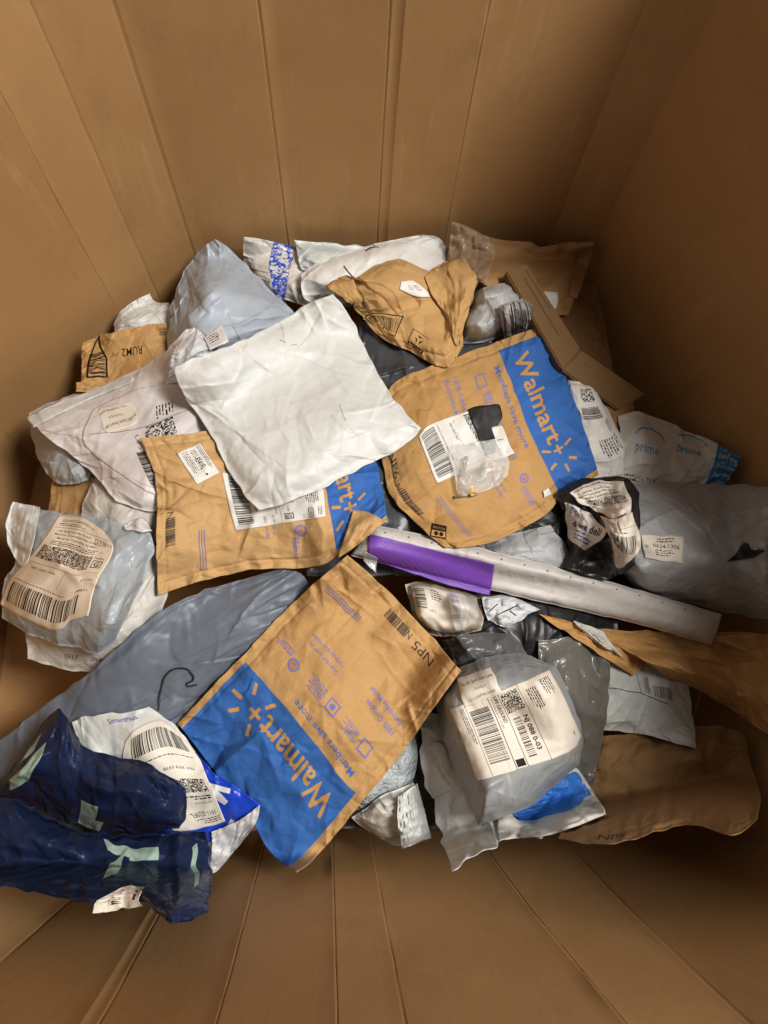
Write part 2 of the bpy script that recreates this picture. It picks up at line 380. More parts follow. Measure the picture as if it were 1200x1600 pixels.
def wall_material():
    m = bpy.data.materials.new('corrugated_board'); m.use_nodes = True; N = m.node_tree.nodes; L = m.node_tree.links; b = N['Principled BSDF']
    tc = N.new('ShaderNodeTexCoord')
    def noise(sc, scale=(1, 1, 1), det=5, rg=.6):
        mp = N.new('ShaderNodeMapping'); mp.inputs['Scale'].default_value = scale; L.new(tc.outputs['Object'], mp.inputs[0])
        n = N.new('ShaderNodeTexNoise'); n.inputs['Scale'].default_value = sc; n.inputs['Detail'].default_value = det; n.inputs['Roughness'].default_value = rg
        L.new(mp.outputs[0], n.inputs['Vector']); return n.outputs['Fac']
    def mixc(f, a, c, lo, hi, mx=1):
        r = N.new('ShaderNodeMapRange'); r.inputs[1].default_value = lo; r.inputs[2].default_value = hi; r.inputs[4].default_value = mx; L.new(f, r.inputs[0])
        x = N.new('ShaderNodeMix'); x.data_type = 'RGBA'; L.new(r.outputs[0], x.inputs[0])
        for s_, q in ((6, a), (7, c)):
            if isinstance(q, tuple): x.inputs[s_].default_value = (*q, 1)
            else: L.new(q, x.inputs[s_])
        return x.outputs[2]
    c = mixc(noise(3.5), (.34, .19, .074), (.415, .24, .10), .3, .7); c = mixc(noise(60, (1, 1, 1), 6, .75), c, (.31, .18, .075), .56, .72, .5)
    c = mixc(noise(110, (1, 1, .08), 3), c, (.32, .185, .078), .45, .75, .22)       # long flute lines
    c = mixc(noise(900, (1, 1, .35), 2), c, (.29, .175, .082), .5, .8, .4)
    c = mixc(noise(14, (1, 1, .5), 6, .7), c, (.27, .155, .068), .56, .76, .6)         # handling marks
    c = mixc(noise(26, (1.3, 1.3, .12), 6, .7), c, (.50, .34, .18), .60, .78, .55)     # pale scuffs
    L.new(c, b.inputs['Base Color']); b.inputs['Roughness'].default_value = .78; b.inputs['Specular IOR Level'].default_value = .25
    h = noise(160, (1, 1, .03), 2); bp = N.new('ShaderNodeBump'); bp.inputs['Strength'].default_value = .05; bp.inputs['Distance'].default_value = .003; L.new(h, bp.inputs['Height'])
    b2 = N.new('ShaderNodeBump'); b2.inputs['Strength'].default_value = .12; b2.inputs['Distance'].default_value = .004; L.new(noise(30, (1, 1, .5), 6, .65), b2.inputs['Height']); L.new(bp.outputs[0], b2.inputs['Normal'])
    L.new(b2.outputs[0], b.inputs['Normal'])
    return m

# ------------------------------------------------------------------ cloth: buckling of slack sheets over their contents
NS, NG = 96, 132
def content(spec, n):
    u = np.linspace(0, 1, n)[None]; v = np.linspace(0, 1, n)[:, None]; k = spec.get('prof', 'pillow'); T = spec['thick']
    def fall(x, w):
        s = np.clip(np.minimum(x, 1-x)/w, 0, 1); return np.clip(1-(1-s)**2, 0, 1)**.72
    wu, wv = spec.get('edge', (.5, .5)); mu, mv = spec.get('seam', (.04, .04))
    U = np.clip((u-mu)/(1-2*mu), 0, 1); V = np.clip((v-mv)/(1-2*mv), 0, 1)
    if k == 'pillow': h = fall(U, wu)*fall(V, wv)
    elif k == 'box': h = np.minimum(fall(U, wu), fall(V, wv))
    elif k == 'rollu': h = np.clip(1-((V-.5)/.5)**2, 0, 1)**.72*fall(U, wu)
    elif k == 'rollv': h = np.clip(1-((U-.5)/.5)**2, 0, 1)**.72*fall(V, wv)
    s = spec['seed']; l = spec.get('lump', .3)
    h = h*(1+l*vnoise(s, n, n, 3, 3)+.4*l*vnoise(s+1, n, n, 7, 7))
    return np.maximum(T*h, 0)
def facets(seed, n, w, h, cell, ang, stretch):
    """crumple: a random triangulated relief, flat facets meeting in sharp ridges and valleys"""
    from mathutils.geometry import delaunay_2d_cdt
    r = np.random.RandomState(seed); c, s = math.cos(ang), math.sin(ang); R = math.hypot(w, h)*.55+cell
    a = np.arange(-R, R, cell*stretch); b_ = np.arange(-R, R, cell)
    U, V = np.meshgrid(a, b_); U = U+(r.rand(*U.shape)-.5)*cell*stretch*1.1+(np.arange(U.shape[0])[:, None] % 2)*cell*stretch*.5; V = V+(r.rand(*V.shape)-.5)*cell*1.0
    X = (U*c-V*s).ravel()+w/2; Y = (U*s+V*c).ravel()+h/2; m = (X > -cell*stretch) & (X < w+cell*stretch) & (Y > -cell*stretch) & (Y < h+cell*stretch)
    X, Y = X[m], Y[m]; Zp = (r.rand(len(X))-.5)*cell*1.1
    vs, _, fs, _, _, _ = delaunay_2d_cdt([Vector((x, y)) for x, y in zip(X, Y)], [], [], 0, 1e-7, False)
    P = np.array([(v[0]/w*(n-1), v[1]/h*(n-1)) for v in vs]); Z = np.zeros((n, n))
    for f in fs:
        if len(f) != 3: continue
        p0, p1, p2 = P[f[0]], P[f[1]], P[f[2]]
        x0, x1 = max(0, int(min(p0[0], p1[0], p2[0]))), min(n-1, int(max(p0[0], p1[0], p2[0]))+1); y0, y1 = max(0, int(min(p0[1], p1[1], p2[1]))), min(n-1, int(max(p0[1], p1[1], p2[1]))+1)
        if x1 < x0 or y1 < y0: continue
        d = (p1[0]-p0[0])*(p2[1]-p0[1])-(p2[0]-p0[0])*(p1[1]-p0[1])
        if abs(d) < 1e-9: continue
        gx = np.arange(x0, x1+1)[None]-p0[0]; gy = np.arange(y0, y1+1)[:, None]-p0[1]
        l1 = (gx*(p2[1]-p0[1])-(p2[0]-p0[0])*gy)/d; l2 = ((p1[0]-p0[0])*gy-gx*(p1[1]-p0[1]))/d
        k = (l1 >= -1e-6) & (l2 >= -1e-6) & (l1+l2 <= 1+1e-6); sub = Z[y0:y1+1, x0:x1+1]
        if f[0] < len(Zp) and f[1] < len(Zp) and f[2] < len(Zp): sub[k] = (Zp[f[0]]*(1-l1-l2)+Zp[f[1]]*l1+Zp[f[2]]*l2)[k]
    return Z
def creases(spec, n):
    """folds pressed into the sheet: long drawn ones in plastic, faceted crumple in paper"""
    kind = spec.get('folds', 'paper' if spec['style'].startswith('kraft') else 'poly')
    if kind == 'none': return np.zeros((n, n))
    w, h = spec['w'], spec['h']; sd0 = spec['seed']; r = np.random.RandomState(sd0+77); S_ = math.sqrt(w*h)
    X = np.linspace(0, w, n)[None]; Y = np.linspace(0, h, n)[:, None]; Z = np.zeros((n, n)); k = spec.get('fold', 1.0)
    cnt, lmin, lmax, wd, am, f1, f2, st = dict(poly=(40, .20, .85, .0021, .0046, .24, .36, 2.6), paper=(28, .15, .60, .0019, .0055, .60, .44, 1.5),
        crush=(34, .20, .60, .0030, .0075, 1.0, .75, 1.7), wrap=(26, .15, .5, .003, .0050, .58, .42, 2.0))[kind]
    m1 = np.clip(.5+.9*vnoise(sd0+21, n, n, 3, 3), .10, 1.15); m2 = np.clip(.45+1.1*vnoise(sd0+22, n, n, 4, 4), .08, 1.2)
    u = np.linspace(0, 1, n)[None]; v = np.linspace(0, 1, n)[:, None]; ed = np.clip(1-np.minimum(np.minimum(u, 1-u)*w, np.minimum(v, 1-v)*h)/.035, 0, 1)
    g = math.radians(spec.get('grain', r.rand()*180))
    Z += k*f1*m1*facets(sd0+31, n, w, h, .034, g, st)+k*f2*np.maximum(m2, ed*.9)*facets(sd0+32, n, w, h, .014, g+.9, 1+.6*(st-1))
    Z += k*(f1+f2)*.62*(ed*.7+.3)*facets(sd0+33, n, w, h, .0075, g+2, st)
    if kind == 'paper' and min(w, h) > .09:                    # glued side seams pressed flat
        for dd_ in (np.minimum(X, w-X)+0*Y, Y+0*X): Z -= .0022*np.exp(-((dd_-.013)/.0017)**2)
    for _ in range(cnt):
        L = S_*(lmin+(lmax-lmin)*r.rand()**1.5)
        if r.rand() < .6:                                       # starts at the seam, runs inwards
            sd = r.randint(4); t = r.choice([r.rand()*.25, 1-r.rand()*.25, r.rand()]); x0, y0 = ((t*w, 0), (w, t*h), (t*w, h), (0, t*h))[sd]
            a = math.degrees(math.atan2(h*.5-y0, w*.5-x0))+r.randn()*22
        else: x0, y0, a = r.rand()*w, r.rand()*h, math.degrees(g)+r.choice([0, 80])+r.randn()*20
        a = math.radians(a); dx, dy = math.cos(a), math.sin(a); bend = r.randn()*.20/L
        s = (X-x0)*dx+(Y-y0)*dy; d = -(X-x0)*dy+(Y-y0)*dx; d = d-bend*s*s
        t = np.clip(s/L, 0, 1); tap = np.clip(np.minimum((s+.15*L)/(.2*L), (1-t)*1.3), 0, 1)*(s < L)
        ww = wd*(.7+.8*r.rand())*(.8+t); A = am*k*(.4+.8*r.rand())*(1 if r.rand() < .65 else -.7); sk = 1 if r.rand() < .5 else -1
        q = d/ww; Z += A*tap*np.where(q*sk > 0, np.exp(-np.abs(q)), np.exp(-np.abs(q)*.28))
    return Z-Z.mean()
def buckle(specs):
    B = len(specs)
    for n, its in ((NS//2, 200), (NS, 70)):
        Hc = np.stack([content(s, n) for s in specs]).astype(np.float32)
        W = np.array([s['w'] for s in specs], np.float32)[:, None, None]; H = np.array([s['h'] for s in specs], np.float32)[:, None, None]
        hx, hy = W/(n-1), H/(n-1)
        u = np.linspace(0, 1, n, dtype=np.float32)[None, None]; v = np.linspace(0, 1, n, dtype=np.float32)[None, :, None]
        X0 = np.broadcast_to(u*W, (B, n, n)); Y0 = np.broadcast_to(v*H, (B, n, n))
        nz = np.stack([vnoise(s['seed']+9, n, n, max(3, s['w']/.03), max(3, s['h']/.03))+.6*vnoise(s['seed']+10, n, n, max(5, s['w']/.012), max(5, s['h']/.012)) for s in specs]).astype(np.float32)
        if n == NS//2:
            P = np.stack([X0, Y0, Hc+nz*.0022], -1).astype(np.float32)
        else:
            P = np.stack([upsample(p, n, n) for p in P]).astype(np.float32); P[..., 2] += nz*.0003
        ex = np.stack([s.get('slack', (.04, .04))[0]*(1+.9*vnoise(s['seed']+3, n, n, 3, 3)) for s in specs]).astype(np.float32)
        ey = np.stack([s.get('slack', (.04, .04))[1]*(1+.9*vnoise(s['seed']+4, n, n, 3, 3)) for s in specs]).astype(np.float32)
        dHx = np.diff(Hc, axis=2); dHy = np.diff(Hc, axis=1)
        rx = np.sqrt(hx**2+(.8*dHx)**2)*(1+ex[:, :, 1:]); ry = np.sqrt(hy**2+(.8*dHy)**2)*(1+ey[:, 1:])
        Z0 = Hc
        lim = 1.6*np.minimum(hx, hy)
        edge = np.zeros((n, n), np.float32); edge[0] = edge[-1] = 1; edge[:, 0] = edge[:, -1] = 1
        kb = np.array([s.get('stiff', .10) for s in specs], np.float32)[:, None, None]
        kf = np.array([s.get('hug', .02) for s in specs], np.float32)[:, None, None]
        for it in range(its):
            D = np.zeros_like(P)
            d = P[:, :, 1:]-P[:, :, :-1]; L = np.sqrt((d*d).sum(-1))+1e-9; c = (.26*(1-rx/L))[..., None]*d; D[:, :, :-1] += c; D[:, :, 1:] -= c
            d = P[:, 1:]-P[:, :-1]; L = np.sqrt((d*d).sum(-1))+1e-9; c = (.26*(1-ry/L))[..., None]*d; D[:, :-1] += c; D[:, 1:] -= c
            z = P[..., 2]; q = np.pad(z, ((0, 0), (1, 1), (1, 1)), mode='edge')
            lap = (q[:, :-2, 1:-1]+q[:, 2:, 1:-1]+q[:, 1:-1, :-2]+q[:, 1:-1, 2:])*.25-z
            q = np.pad(lap, ((0, 0), (1, 1), (1, 1)), mode='edge')
            bl = (q[:, :-2, 1:-1]+q[:, 2:, 1:-1]+q[:, 1:-1, :-2]+q[:, 1:-1, 2:])*.25-lap
            D[..., 2] -= kb*4*bl
            D[..., 2] -= kf*(z-Z0)
            P += np.clip(D, -.004, .004)
            P[..., 0] += .06*(X0-P[..., 0]); P[..., 1] += .06*(Y0-P[..., 1])
            P[..., 2] = np.maximum(P[..., 2], Z0-.0025)
            P[:, edge > 0, 2] *= .6
    return P-np.stack([X0, Y0, np.zeros_like(X0)], -1)

# ------------------------------------------------------------------ the heap: parcels laid one upon the next
CELL = 4
HX, HY = 1700//CELL, 2100//CELL                       # covers pixels -250..1450, -250..1850 of the heap seen from above
def cellxy(px, py): return np.clip((np.asarray(px)+250)/CELL, 0, HX-2), np.clip((np.asarray(py)+250)/CELL, 0, HY-2)
HEAP = None
def heap_init():
    global HEAP
    px = np.arange(HX)*CELL-250; py = np.arange(HY)*CELL-250
    PX, PY = np.meshgrid(px, py)
    P = unproject(PX, PY, .3)
    r = np.hypot((P[..., 0]-.0)/.62, (P[..., 1]-.33)/.52)
    HEAP = .20+.13*np.clip(1-r*r, 0, 1)
def heap_at(px, py):
    x, y = cellxy(px, py); xi, yi = x.astype(int), y.astype(int); tx, ty = x-xi, y-yi
    return (HEAP[yi, xi]*(1-tx)+HEAP[yi, xi+1]*tx)*(1-ty)+(HEAP[yi+1, xi]*(1-tx)+HEAP[yi+1, xi+1]*tx)*ty
def heap_add(px, py, z):
    global HEAP
    x, y = cellxy(px, py); xi, yi = x.astype(int), y.astype(int); tx, ty = x-xi, y-yi
    A = np.zeros_like(HEAP); B = np.zeros_like(HEAP)
    for dy in (0, 1):
        for dx in (0, 1):
            w = (tx if dx else 1-tx)*(ty if dy else 1-ty)+.02
            np.add.at(A, (yi+dy, xi+dx), w*z); np.add.at(B, (yi+dy, xi+dx), w)
    m = B > 0; HEAP[m] = np.maximum(HEAP[m], A[m]/B[m])
def normals(G):
    a = np.gradient(G, axis=1); b = np.gradient(G, axis=0); n = np.cross(a, b); n /= np.linalg.norm(n, axis=-1, keepdims=True)+1e-12
    return n*np.sign(n[..., 2:3]+1e-9)
class Bag:
    def __init__(s, spec, disp):
        n = spec.get('n', NG); s.n = n; s.spec = spec
        global HEAP
        raw = HEAP; HEAP = blur(dilate(HEAP, 1), 2)
        px = coons(spec['loop'], n, spec.get('rough', 2.0), spec['seed'])
        disp = upsample(disp, n, n); m = 22; lo = px[np.linspace(0, n-1, m).astype(int)][:, np.linspace(0, n-1, m).astype(int)]
        z = heap_at(lo[..., 0], lo[..., 1])
        soft = spec.get('soft', .35)
        A = np.stack([np.ones(m*m), lo[..., 0].ravel(), lo[..., 1].ravel()], -1)
        co = np.linalg.lstsq(A, z.ravel(), rcond=None)[0]
        base = (A@co).reshape(m, m)*(1-soft)+blur(dilate(z, 1), 6)*soft
        if 'tilt' in spec:                                    # extra height of TL, TR, BR, BL corner (m)
            a, b, c, d = spec['tilt']; u = np.linspace(0, 1, m)[None]; v = np.linspace(0, 1, m)[:, None]
            base = base+(1-v)*((1-u)*d+u*c)+v*((1-u)*a+u*b)
        base -= spec.get('sink', .012)
        Hb = upsample(blur(content(spec, n), 2), m, m)*.22
        if spec.get('rigid'):
            base = base+max(0, float(np.percentile(z+.0045-(base-Hb), spec.get('pct', 88))))
        for _ in range(4):
            lift = np.maximum(0, z+.0045-(base-Hb))
            if lift.max() < 1e-4: break
            r = spec.get('drape', 3)
            base = base+blur(dilate(lift, r), r)
        s.base_z = blur(upsample(blur(base, 1), n, n), 3)
        Hc = content(spec, n)
        # the slack cloth's sideways travel, in pixels of the heap plan
        ux = np.gradient(px, axis=1)*(n-1)/spec['w']; vx = np.gradient(px, axis=0)*(n-1)/spec['h']
        pq = px+ux*disp[..., 0:1]+vx*disp[..., 1:2]
        b0 = clamp_inside(unproject(px[..., 0], px[..., 1], s.base_z), .010)[..., 2]; b0 = np.maximum(b0, blur(dilate(b0, 2), 5)*(b0 > s.base_z+1e-5)+b0*(b0 <= s.base_z+1e-5)); hit = (b0-s.base_z).max() > .002
        for _ in range(5 if hit else 0): b0 = np.maximum(b0, blur(b0, 24 if n > NG else 12))
        b0 = blur(b0, 10 if n > NG else 5); s.base_z = b0; zz = b0+disp[..., 2]+creases(spec, n)
        h = heap_at(pq[..., 0], pq[..., 1]); up = np.maximum(0, h+.003-zz); up = blur(dilate(up, 5), 8)
        zz = zz+up; up2 = np.maximum(0, h+.002-zz); up2 = np.maximum(up2, blur(dilate(up2, 1), 2)); zz = zz+up2; up = up+up2
        T = unproject(pq[..., 0], pq[..., 1], zz)
        Bm = unproject(px[..., 0], px[..., 1], s.base_z+up*.5-Hc*.22-.0012)
        HEAP = raw
        rim = np.zeros((n, n), bool); rim[[0, -1]] = True; rim[:, [0, -1]] = True
        Bm[rim] = T[rim]-[0, 0, .0012]
        T = clamp_inside(T); mn = -dilate(-T[..., 2], 3); Bm = clamp_inside(Bm, .009); Bm = CAM+(Bm-CAM)*np.maximum(1, (CAM_Z-mn+.0016)/(CAM_Z-Bm[..., 2]))[..., None]
        s.T = T; s.qx, s.qy = project(T); s.N = normals(T)
        heap_add(s.qx, s.qy, T[..., 2])
        s.root = None
        ix = np.linspace(0, n-1, 45).astype(int); Q = Bm[ix][:, ix]; mm = len(ix)
        i = np.arange(n); loop = np.r_[i[:-1], (i[:-1]*n+n-1), (n*n-1-i[:-1]), (n*n-n-i[:-1]*n)]; kk = len(loop)
        Tf = T.reshape(-1, 3); V = np.concatenate([Tf, Tf[loop]-[0, 0, .0016], Q.reshape(-1, 3)])
        a0 = np.arange(kk)+n*n; F = np.concatenate([grid_faces(n, n), np.stack([loop, a0, np.roll(a0, -1), np.roll(loop, -1)], -1), grid_faces(mm, mm, n*n+kk, True)])
        u = np.linspace(0, 1, n); U, Vv = np.meshgrid(u, u); uv = np.stack([U, Vv], -1).reshape(-1, 2); uv = np.concatenate([uv, uv[loop], np.full((mm*mm, 2), .5)*0+[.002, .002]])
        s.V, s.F, s.uv = V, F, uv
    def build(s):
        sp = s.spec; P0 = s.T[s.n//2, s.n//2].copy(); P0[2] = s.T[..., 2].min()
        ink = sp['ink'](sp) if sp.get('ink') else None
        im = ink.image(sp['name']+'_print') if ink else None
        kw = sp.get('mat', {})
        material = M(sp['style'], im, **kw)
        multi = sp.get('parts')
        if multi:
            s.root = bpy.data.objects.new(sp['name'], None); COL.objects.link(s.root); s.root.location = P0
            body = mesh_obj(sp.get('body', 'mailer_body'), s.V-P0, s.F, material, s.root, s.uv)
        else:
            s.root = mesh_obj(sp['name'], s.V-P0, s.F, material, None, s.uv); s.root.location = P0
        s.P0 = P0
        tag(s.root, sp['label'], sp.get('cat', 'mailer'), sp.get('group'))
        for p in multi or []: s.part(**p)
        return s.root
    def surf(s, px, py, k=5):
        q = np.stack([s.qx.ravel(), s.qy.ravel()], -1); t = np.stack([px.ravel(), py.ravel()], -1); z = np.zeros(len(t)); zf = s.T[..., 2].ravel()
        for a in range(0, len(t), 256):
            d = ((t[a:a+256, None]-q[None])**2).sum(-1); ix = np.argpartition(d, k, 1)[:, :k]; dd = np.take_along_axis(d, ix, 1)
            w = 1/(dd+.6); z[a:a+256] = .5*(zf[ix]*w).sum(1)/w.sum(1)+.5*zf[ix].max(1)
        return z.reshape(px.shape)
    def part(s, name, loop, style, ink=None, off=.0009, n=26, thick=.0005, curl=0, rough=1.2, label=None, mat={}, smoothn=1, seed=5, puff=0, scr=0, aspect=None, inkh=420):
        """a flat piece lying on the parcel: sticker, flap, tape; loop in photo pixels, projected onto the parcel's surface"""
        c = [np.array(loop[k][0], float) for k in range(4)]; ext = max(np.hypot(*(c[0]-c[1])), np.hypot(*(c[1]-c[2])))
        n = int(np.clip(ext/2.6, 12, 64))
        g = coons(loop, n, rough, s.spec['seed']+seed)
        z = s.surf(g[..., 0], g[..., 1]); zs = blur(z, smoothn)
        z = np.maximum(zs, z-.0003)+off+.0006
        if scr: z = z+scr*np.abs(vnoise(seed+61, n, n, 7, 7))+.4*scr*np.abs(vnoise(seed+62, n, n, 15, 15))
        if puff:
            u = np.linspace(0, 1, n); e = np.sin(np.pi*u)**.6; z = z+puff*e[None]*e[:, None]
        if curl:
            u = np.linspace(0, 1, n); z = z+curl*(u[:, None]**4+ (1-u)[:, None]**6*.4)*np.ones(n)[None]
        T = clamp_inside(unproject(g[..., 0], g[..., 1], z), .003)
        heap_add(g[..., 0], g[..., 1], T[..., 2])
        B = T-[0, 0, thick]; V = np.concatenate([T.reshape(-1, 3), B.reshape(-1, 3)])-s.P0
        i = np.arange(n); lp = np.r_[i[:-1], (i[:-1]*n+n-1), (n*n-1-i[:-1]), (n*n-n-i[:-1]*n)]; l2 = np.roll(lp, -1)
        F = np.concatenate([grid_faces(n, n), grid_faces(n, n, n*n, True), np.stack([lp, lp+n*n, l2+n*n, l2], -1)])
        u = np.linspace(0, 1, n); U, Vv = np.meshgrid(u, u); uv = np.stack([U, Vv], -1).reshape(-1, 2); uv = np.concatenate([uv, uv])
        if ink:
            c = [np.array(loop[k][0], float) for k in range(4)]
            a = aspect or (np.hypot(*(c[1]-c[0]))+np.hypot(*(c[2]-c[3])))/(np.hypot(*(c[3]-c[0]))+np.hypot(*(c[2]-c[1])))
            I = Ink(a, inkh); ink(I); im = I.image(name+'_print')
        else: im = None
        o = mesh_obj(name, V, F, M(style, im, **mat), s.root, uv)
        if label: o['label'] = label
        return o
def blur3(G, n): return np.stack([blur(G[..., k], n) for k in range(3)], -1)
def world_size(loop, z=.42):
    c = [unproject(*loop[k][0], z) for k in range(4)]
    d = lambda a, b: np.linalg.norm(c[a]-c[b])
    return (d(0, 1)+d(3, 2))/2, (d(0, 3)+d(1, 2))/2
BAGS = []
def bag(name, label, style, loop, thick=.02, **kw):
    kw.update(name=name, label=label, style=style, loop=loop, thick=thick); kw.setdefault('seed', 100+37*len(BAGS))
    w, h = world_size(loop); kw['w'], kw['h'] = w, h; BAGS.append(kw); return kw
def lay_all():
    heap_init(); d = buckle(BAGS); out = []
    for k, sp in enumerate(BAGS):
        sc = sp.get('amp', 1.0)
        dd = d[k].copy(); Hc = content(sp, NS); q = dd[..., 2]-Hc; dd[..., 2] = blur(Hc, 2)+(.75*blur(q, 2)+.25*q*(blur(np.abs(q-blur(q, 2)), 3) < .0006))*sc; dd[..., 0] = blur(dd[..., 0], 6)*sc; dd[..., 1] = blur(dd[..., 1], 6)*sc
        b = Bag(sp, dd); b.build()
        if sp.get('after'): sp['after'](b)
        out.append(b)
    return out
# ------------------------------------------------------------------ what is printed on the parcels
def spark(I, u, v, r, col):
    for a in (38, 90+8, 142, 218, 322):
        c, s = math.cos(math.radians(a)), math.sin(math.radians(a))
        I.line([(u+c*r*.95/I.a, v+s*r*.95), (u+c*r*1.75/I.a, v+s*r*1.75)], col, r*.34)
    I.line([(u-r*.6/I.a, v), (u+r*.6/I.a, v)], col, r*.34); I.line([(u, v-r*.6), (u, v+r*.6)], col, r*.34)
def store_mailer(vb=.62, tb=.70, cap=.085, np_txt='NP5', u_np=.22, full=True, u0=.06, u1=.96):
    def f(sp):
        I = Ink(sp['w']/sp['h'], 640)
        I.rect(u0, vb, u1, 1, BLUE)
        I.text('Walmart', .12, tb, cap, BROWN, w=.56, bold=.018)
        I.text('+', .69, tb, cap*.9, BROWN, bold=.02)
        spark(I, .80, tb+cap*.45, cap*.42, BROWN) if False else None
        u, v, r = .745, tb+cap*.42, cap*.55
        for a in (55, 115, 5, -60, -118):
            c, s = math.cos(math.radians(a)), math.sin(math.radians(a))
            I.line([(u+(.03 if a in (55, 5, -60) else -.0)+c*r*1.05/I.a, v+s*r*1.05), (u+(.03 if a in (55, 5, -60) else -.0)+c*r*1.8/I.a, v+s*r*1.8)], BROWN, r*.30)
        ts = vb-.055
        I.text('Members save more', .13, ts, .030, (.30, .42, .70, 1), w=.50, bold=.012)
        I.frame(.14, ts-.115, .215, ts-.06, INKB, .006); I.fine(.25, ts-.065, .006, 5, .12, INKB, 1)
        I.frame(.42, ts-.115, .495, ts-.06, INKB, .006); I.ell(.458, ts-.087, .012, INKB); I.fine(.53, ts-.065, .006, 6, .13, INKB, 2)
        I.ell(.76, ts-.08, .026, INKB); I.ell(.76, ts-.08, .018, (.70, .47, .25, 1)); I.ell(.76, ts-.085, .008, INKB); I.fine(.80, ts-.10, .006, 3, .14, INKB, 3)
        v = vb-.27
        I.text('100% Curbside', .10, v, .022, INKB, w=.24, bold=.012); I.text('Recyclable Mailer', .10, v-.042, .022, INKB, w=.27, bold=.012)
        I.text('Scan for how to', .56, v+.02, .018, INKB, w=.22, bold=.01); I.text('recycle this mailer', .56, v-.012, .018, INKB, w=.24, bold=.01)
        for k in range(3): I.rect(.66, vb*.25+k*.011, .93, vb*.25+k*.011+.0045, (.50, .46, .60, 1))
        I.text(np_txt, u_np, .055, .036, K2, w=.17, bold=.004)
        I.bars(u_np+.24, .045, u_np+.42, .085, K2, 4, 22); I.text('N', u_np+.20, .05, .03, K2)
        return I
    return f
def recycle_box(I, u0, v0, u1, v1):
    I.frame(u0, v0, u1, v1, K, .004); I.rect(u0, v0, u1, v0+(v1-v0)*.28, K); I.text('RECYCLE', u0+(u1-u0)*.08, v0+(v1-v0)*.08, (v1-v0)*.12, BROWN, w=(u1-u0)*.84)
    cu, cv = (u0+u1)/2, v0+(v1-v0)*.64; r = (v1-v0)*.24
    for k in range(3):
        a = k*120+90
        P = [(cu+math.cos(math.radians(a+d))*r*q/I.a, cv+math.sin(math.radians(a+d))*r*q) for d, q in ((-38, 1), (38, 1), (30, .5), (-30, .5))]
        I.poly(P, K)
def scan_box(I, pts, seed=1):
    """outlined box of scribbled-looking bars"""
    I.line(pts+[pts[0]], K, .009)
    r = np.random.RandomState(seed); p = np.array(pts, float)
    for k in range(26):
        t = (k+.6)/27; a = p[0]*(1-t)+p[1]*t; b = p[3]*(1-t)+p[2]*t; m = (a+b)/2+[r.randn()*.004, 0]
        I.line([a+(b-a)*.08*r.rand(), m, b-(b-a)*.1*r.rand()], K, .0025+.004*r.rand())
def ink_brown_top(sp):
    I = Ink(sp['w']/sp['h'], 560)
    I.frame(.02, .50, .09, .60, K2, .004); I.bars(.025, .51, .085, .59, K2, 3, 9, True)
    I.line([(.46, .66), (.50, .71), (.52, .64), (.46, .66)], K2, .004); I.line([(.35, .93), (.42, .95), (.45, .925)], K2, .007)
    I.ell(.86, .55, .02, K2); I.fine(.83, .52, .008, 3, .06, K2, 4)
    return I
def ink_rum(sp):
    I = Ink(sp['w']/sp['h'], 480)
    I.text('RUM2', .28, .33, .13, K, w=.24, bold=.01); I.text('PVD', .56, .36, .07, K2, w=.09)
    p = [(.70, .78), (.93, .76), (.91, .42), (.80, .02), (.765, .24), (.70, .44)]; I.line(p+[p[0]], K, .035)
    r = np.random.RandomState(4)
    for k in range(12):
        v = .70-.035*k; I.line([(.72, v+r.randn()*.02), (.81, v+r.randn()*.02), (.90, v+r.randn()*.02)], K, .010+.014*r.rand())
    I.bars(.02, .08, .10, .22, K2, 3, 14, True)
    return I
def fedex(I):
    I.fine(.12, .955, .008, 2, .55, K2, 3); I.text('08/24', .62, .93, .018, K2); I.rect(.05, .875, .95, .879, K2); I.fine(.10, .915, .010, 2, .45, K2, 13)
    I.text('136 Edmonds Road', .10, .835, .020, K, w=.50, bold=.015); I.text('Monroe Township New Jersey', .10, .800, .020, K, w=.62, bold=.015)
    I.text('Monroe Township NJ 08831', .16, .762, .020, K, w=.58, bold=.015)
    I.frame(.68, .795, .88, .85, K, .005); I.text('178', .70, .808, .03, K, w=.17, bold=.005); I.text('02', .89, .808, .03, K, w=.08)
    I.text('(US)', .82, .72, .016, K2); I.fine(.12, .735, .009, 3, .72, K2, 5)
    I.dots(.08, .555, .72, .69, K, 90, 26, 3, .55); I.rect(.06, .555, .075, .69, K); I.rect(.725, .555, .74, .69, K)
    I.text('FedEx', .78, .665, .022, K, w=.15, bold=.012)
    I.frame(.79, .565, .93, .65, K, .009); I.text('G', .822, .583, .05, K, w=.075, bold=.03)
    I.rect(.03, .50, .97, .504, K2); I.rect(.50, .33, .504, .50, K2); I.text('7803 5858 7843', .10, .44, .020, K, w=.30, bold=.01); I.text('TRK#', .04, .475, .012, K2)
    I.text('RETURN', .76, .40, .025, K2, w=.17); I.text('08831', .76, .29, .024, K, w=.15, bold=.01); I.text('1', .92, .35, .02, K2)
    I.fine(.04, .285, .008, 1, .60, K2, 7); I.bars(.05, .06, .84, .255, K, 8, 40); I.rect(0, .0, .01, .01, K2)
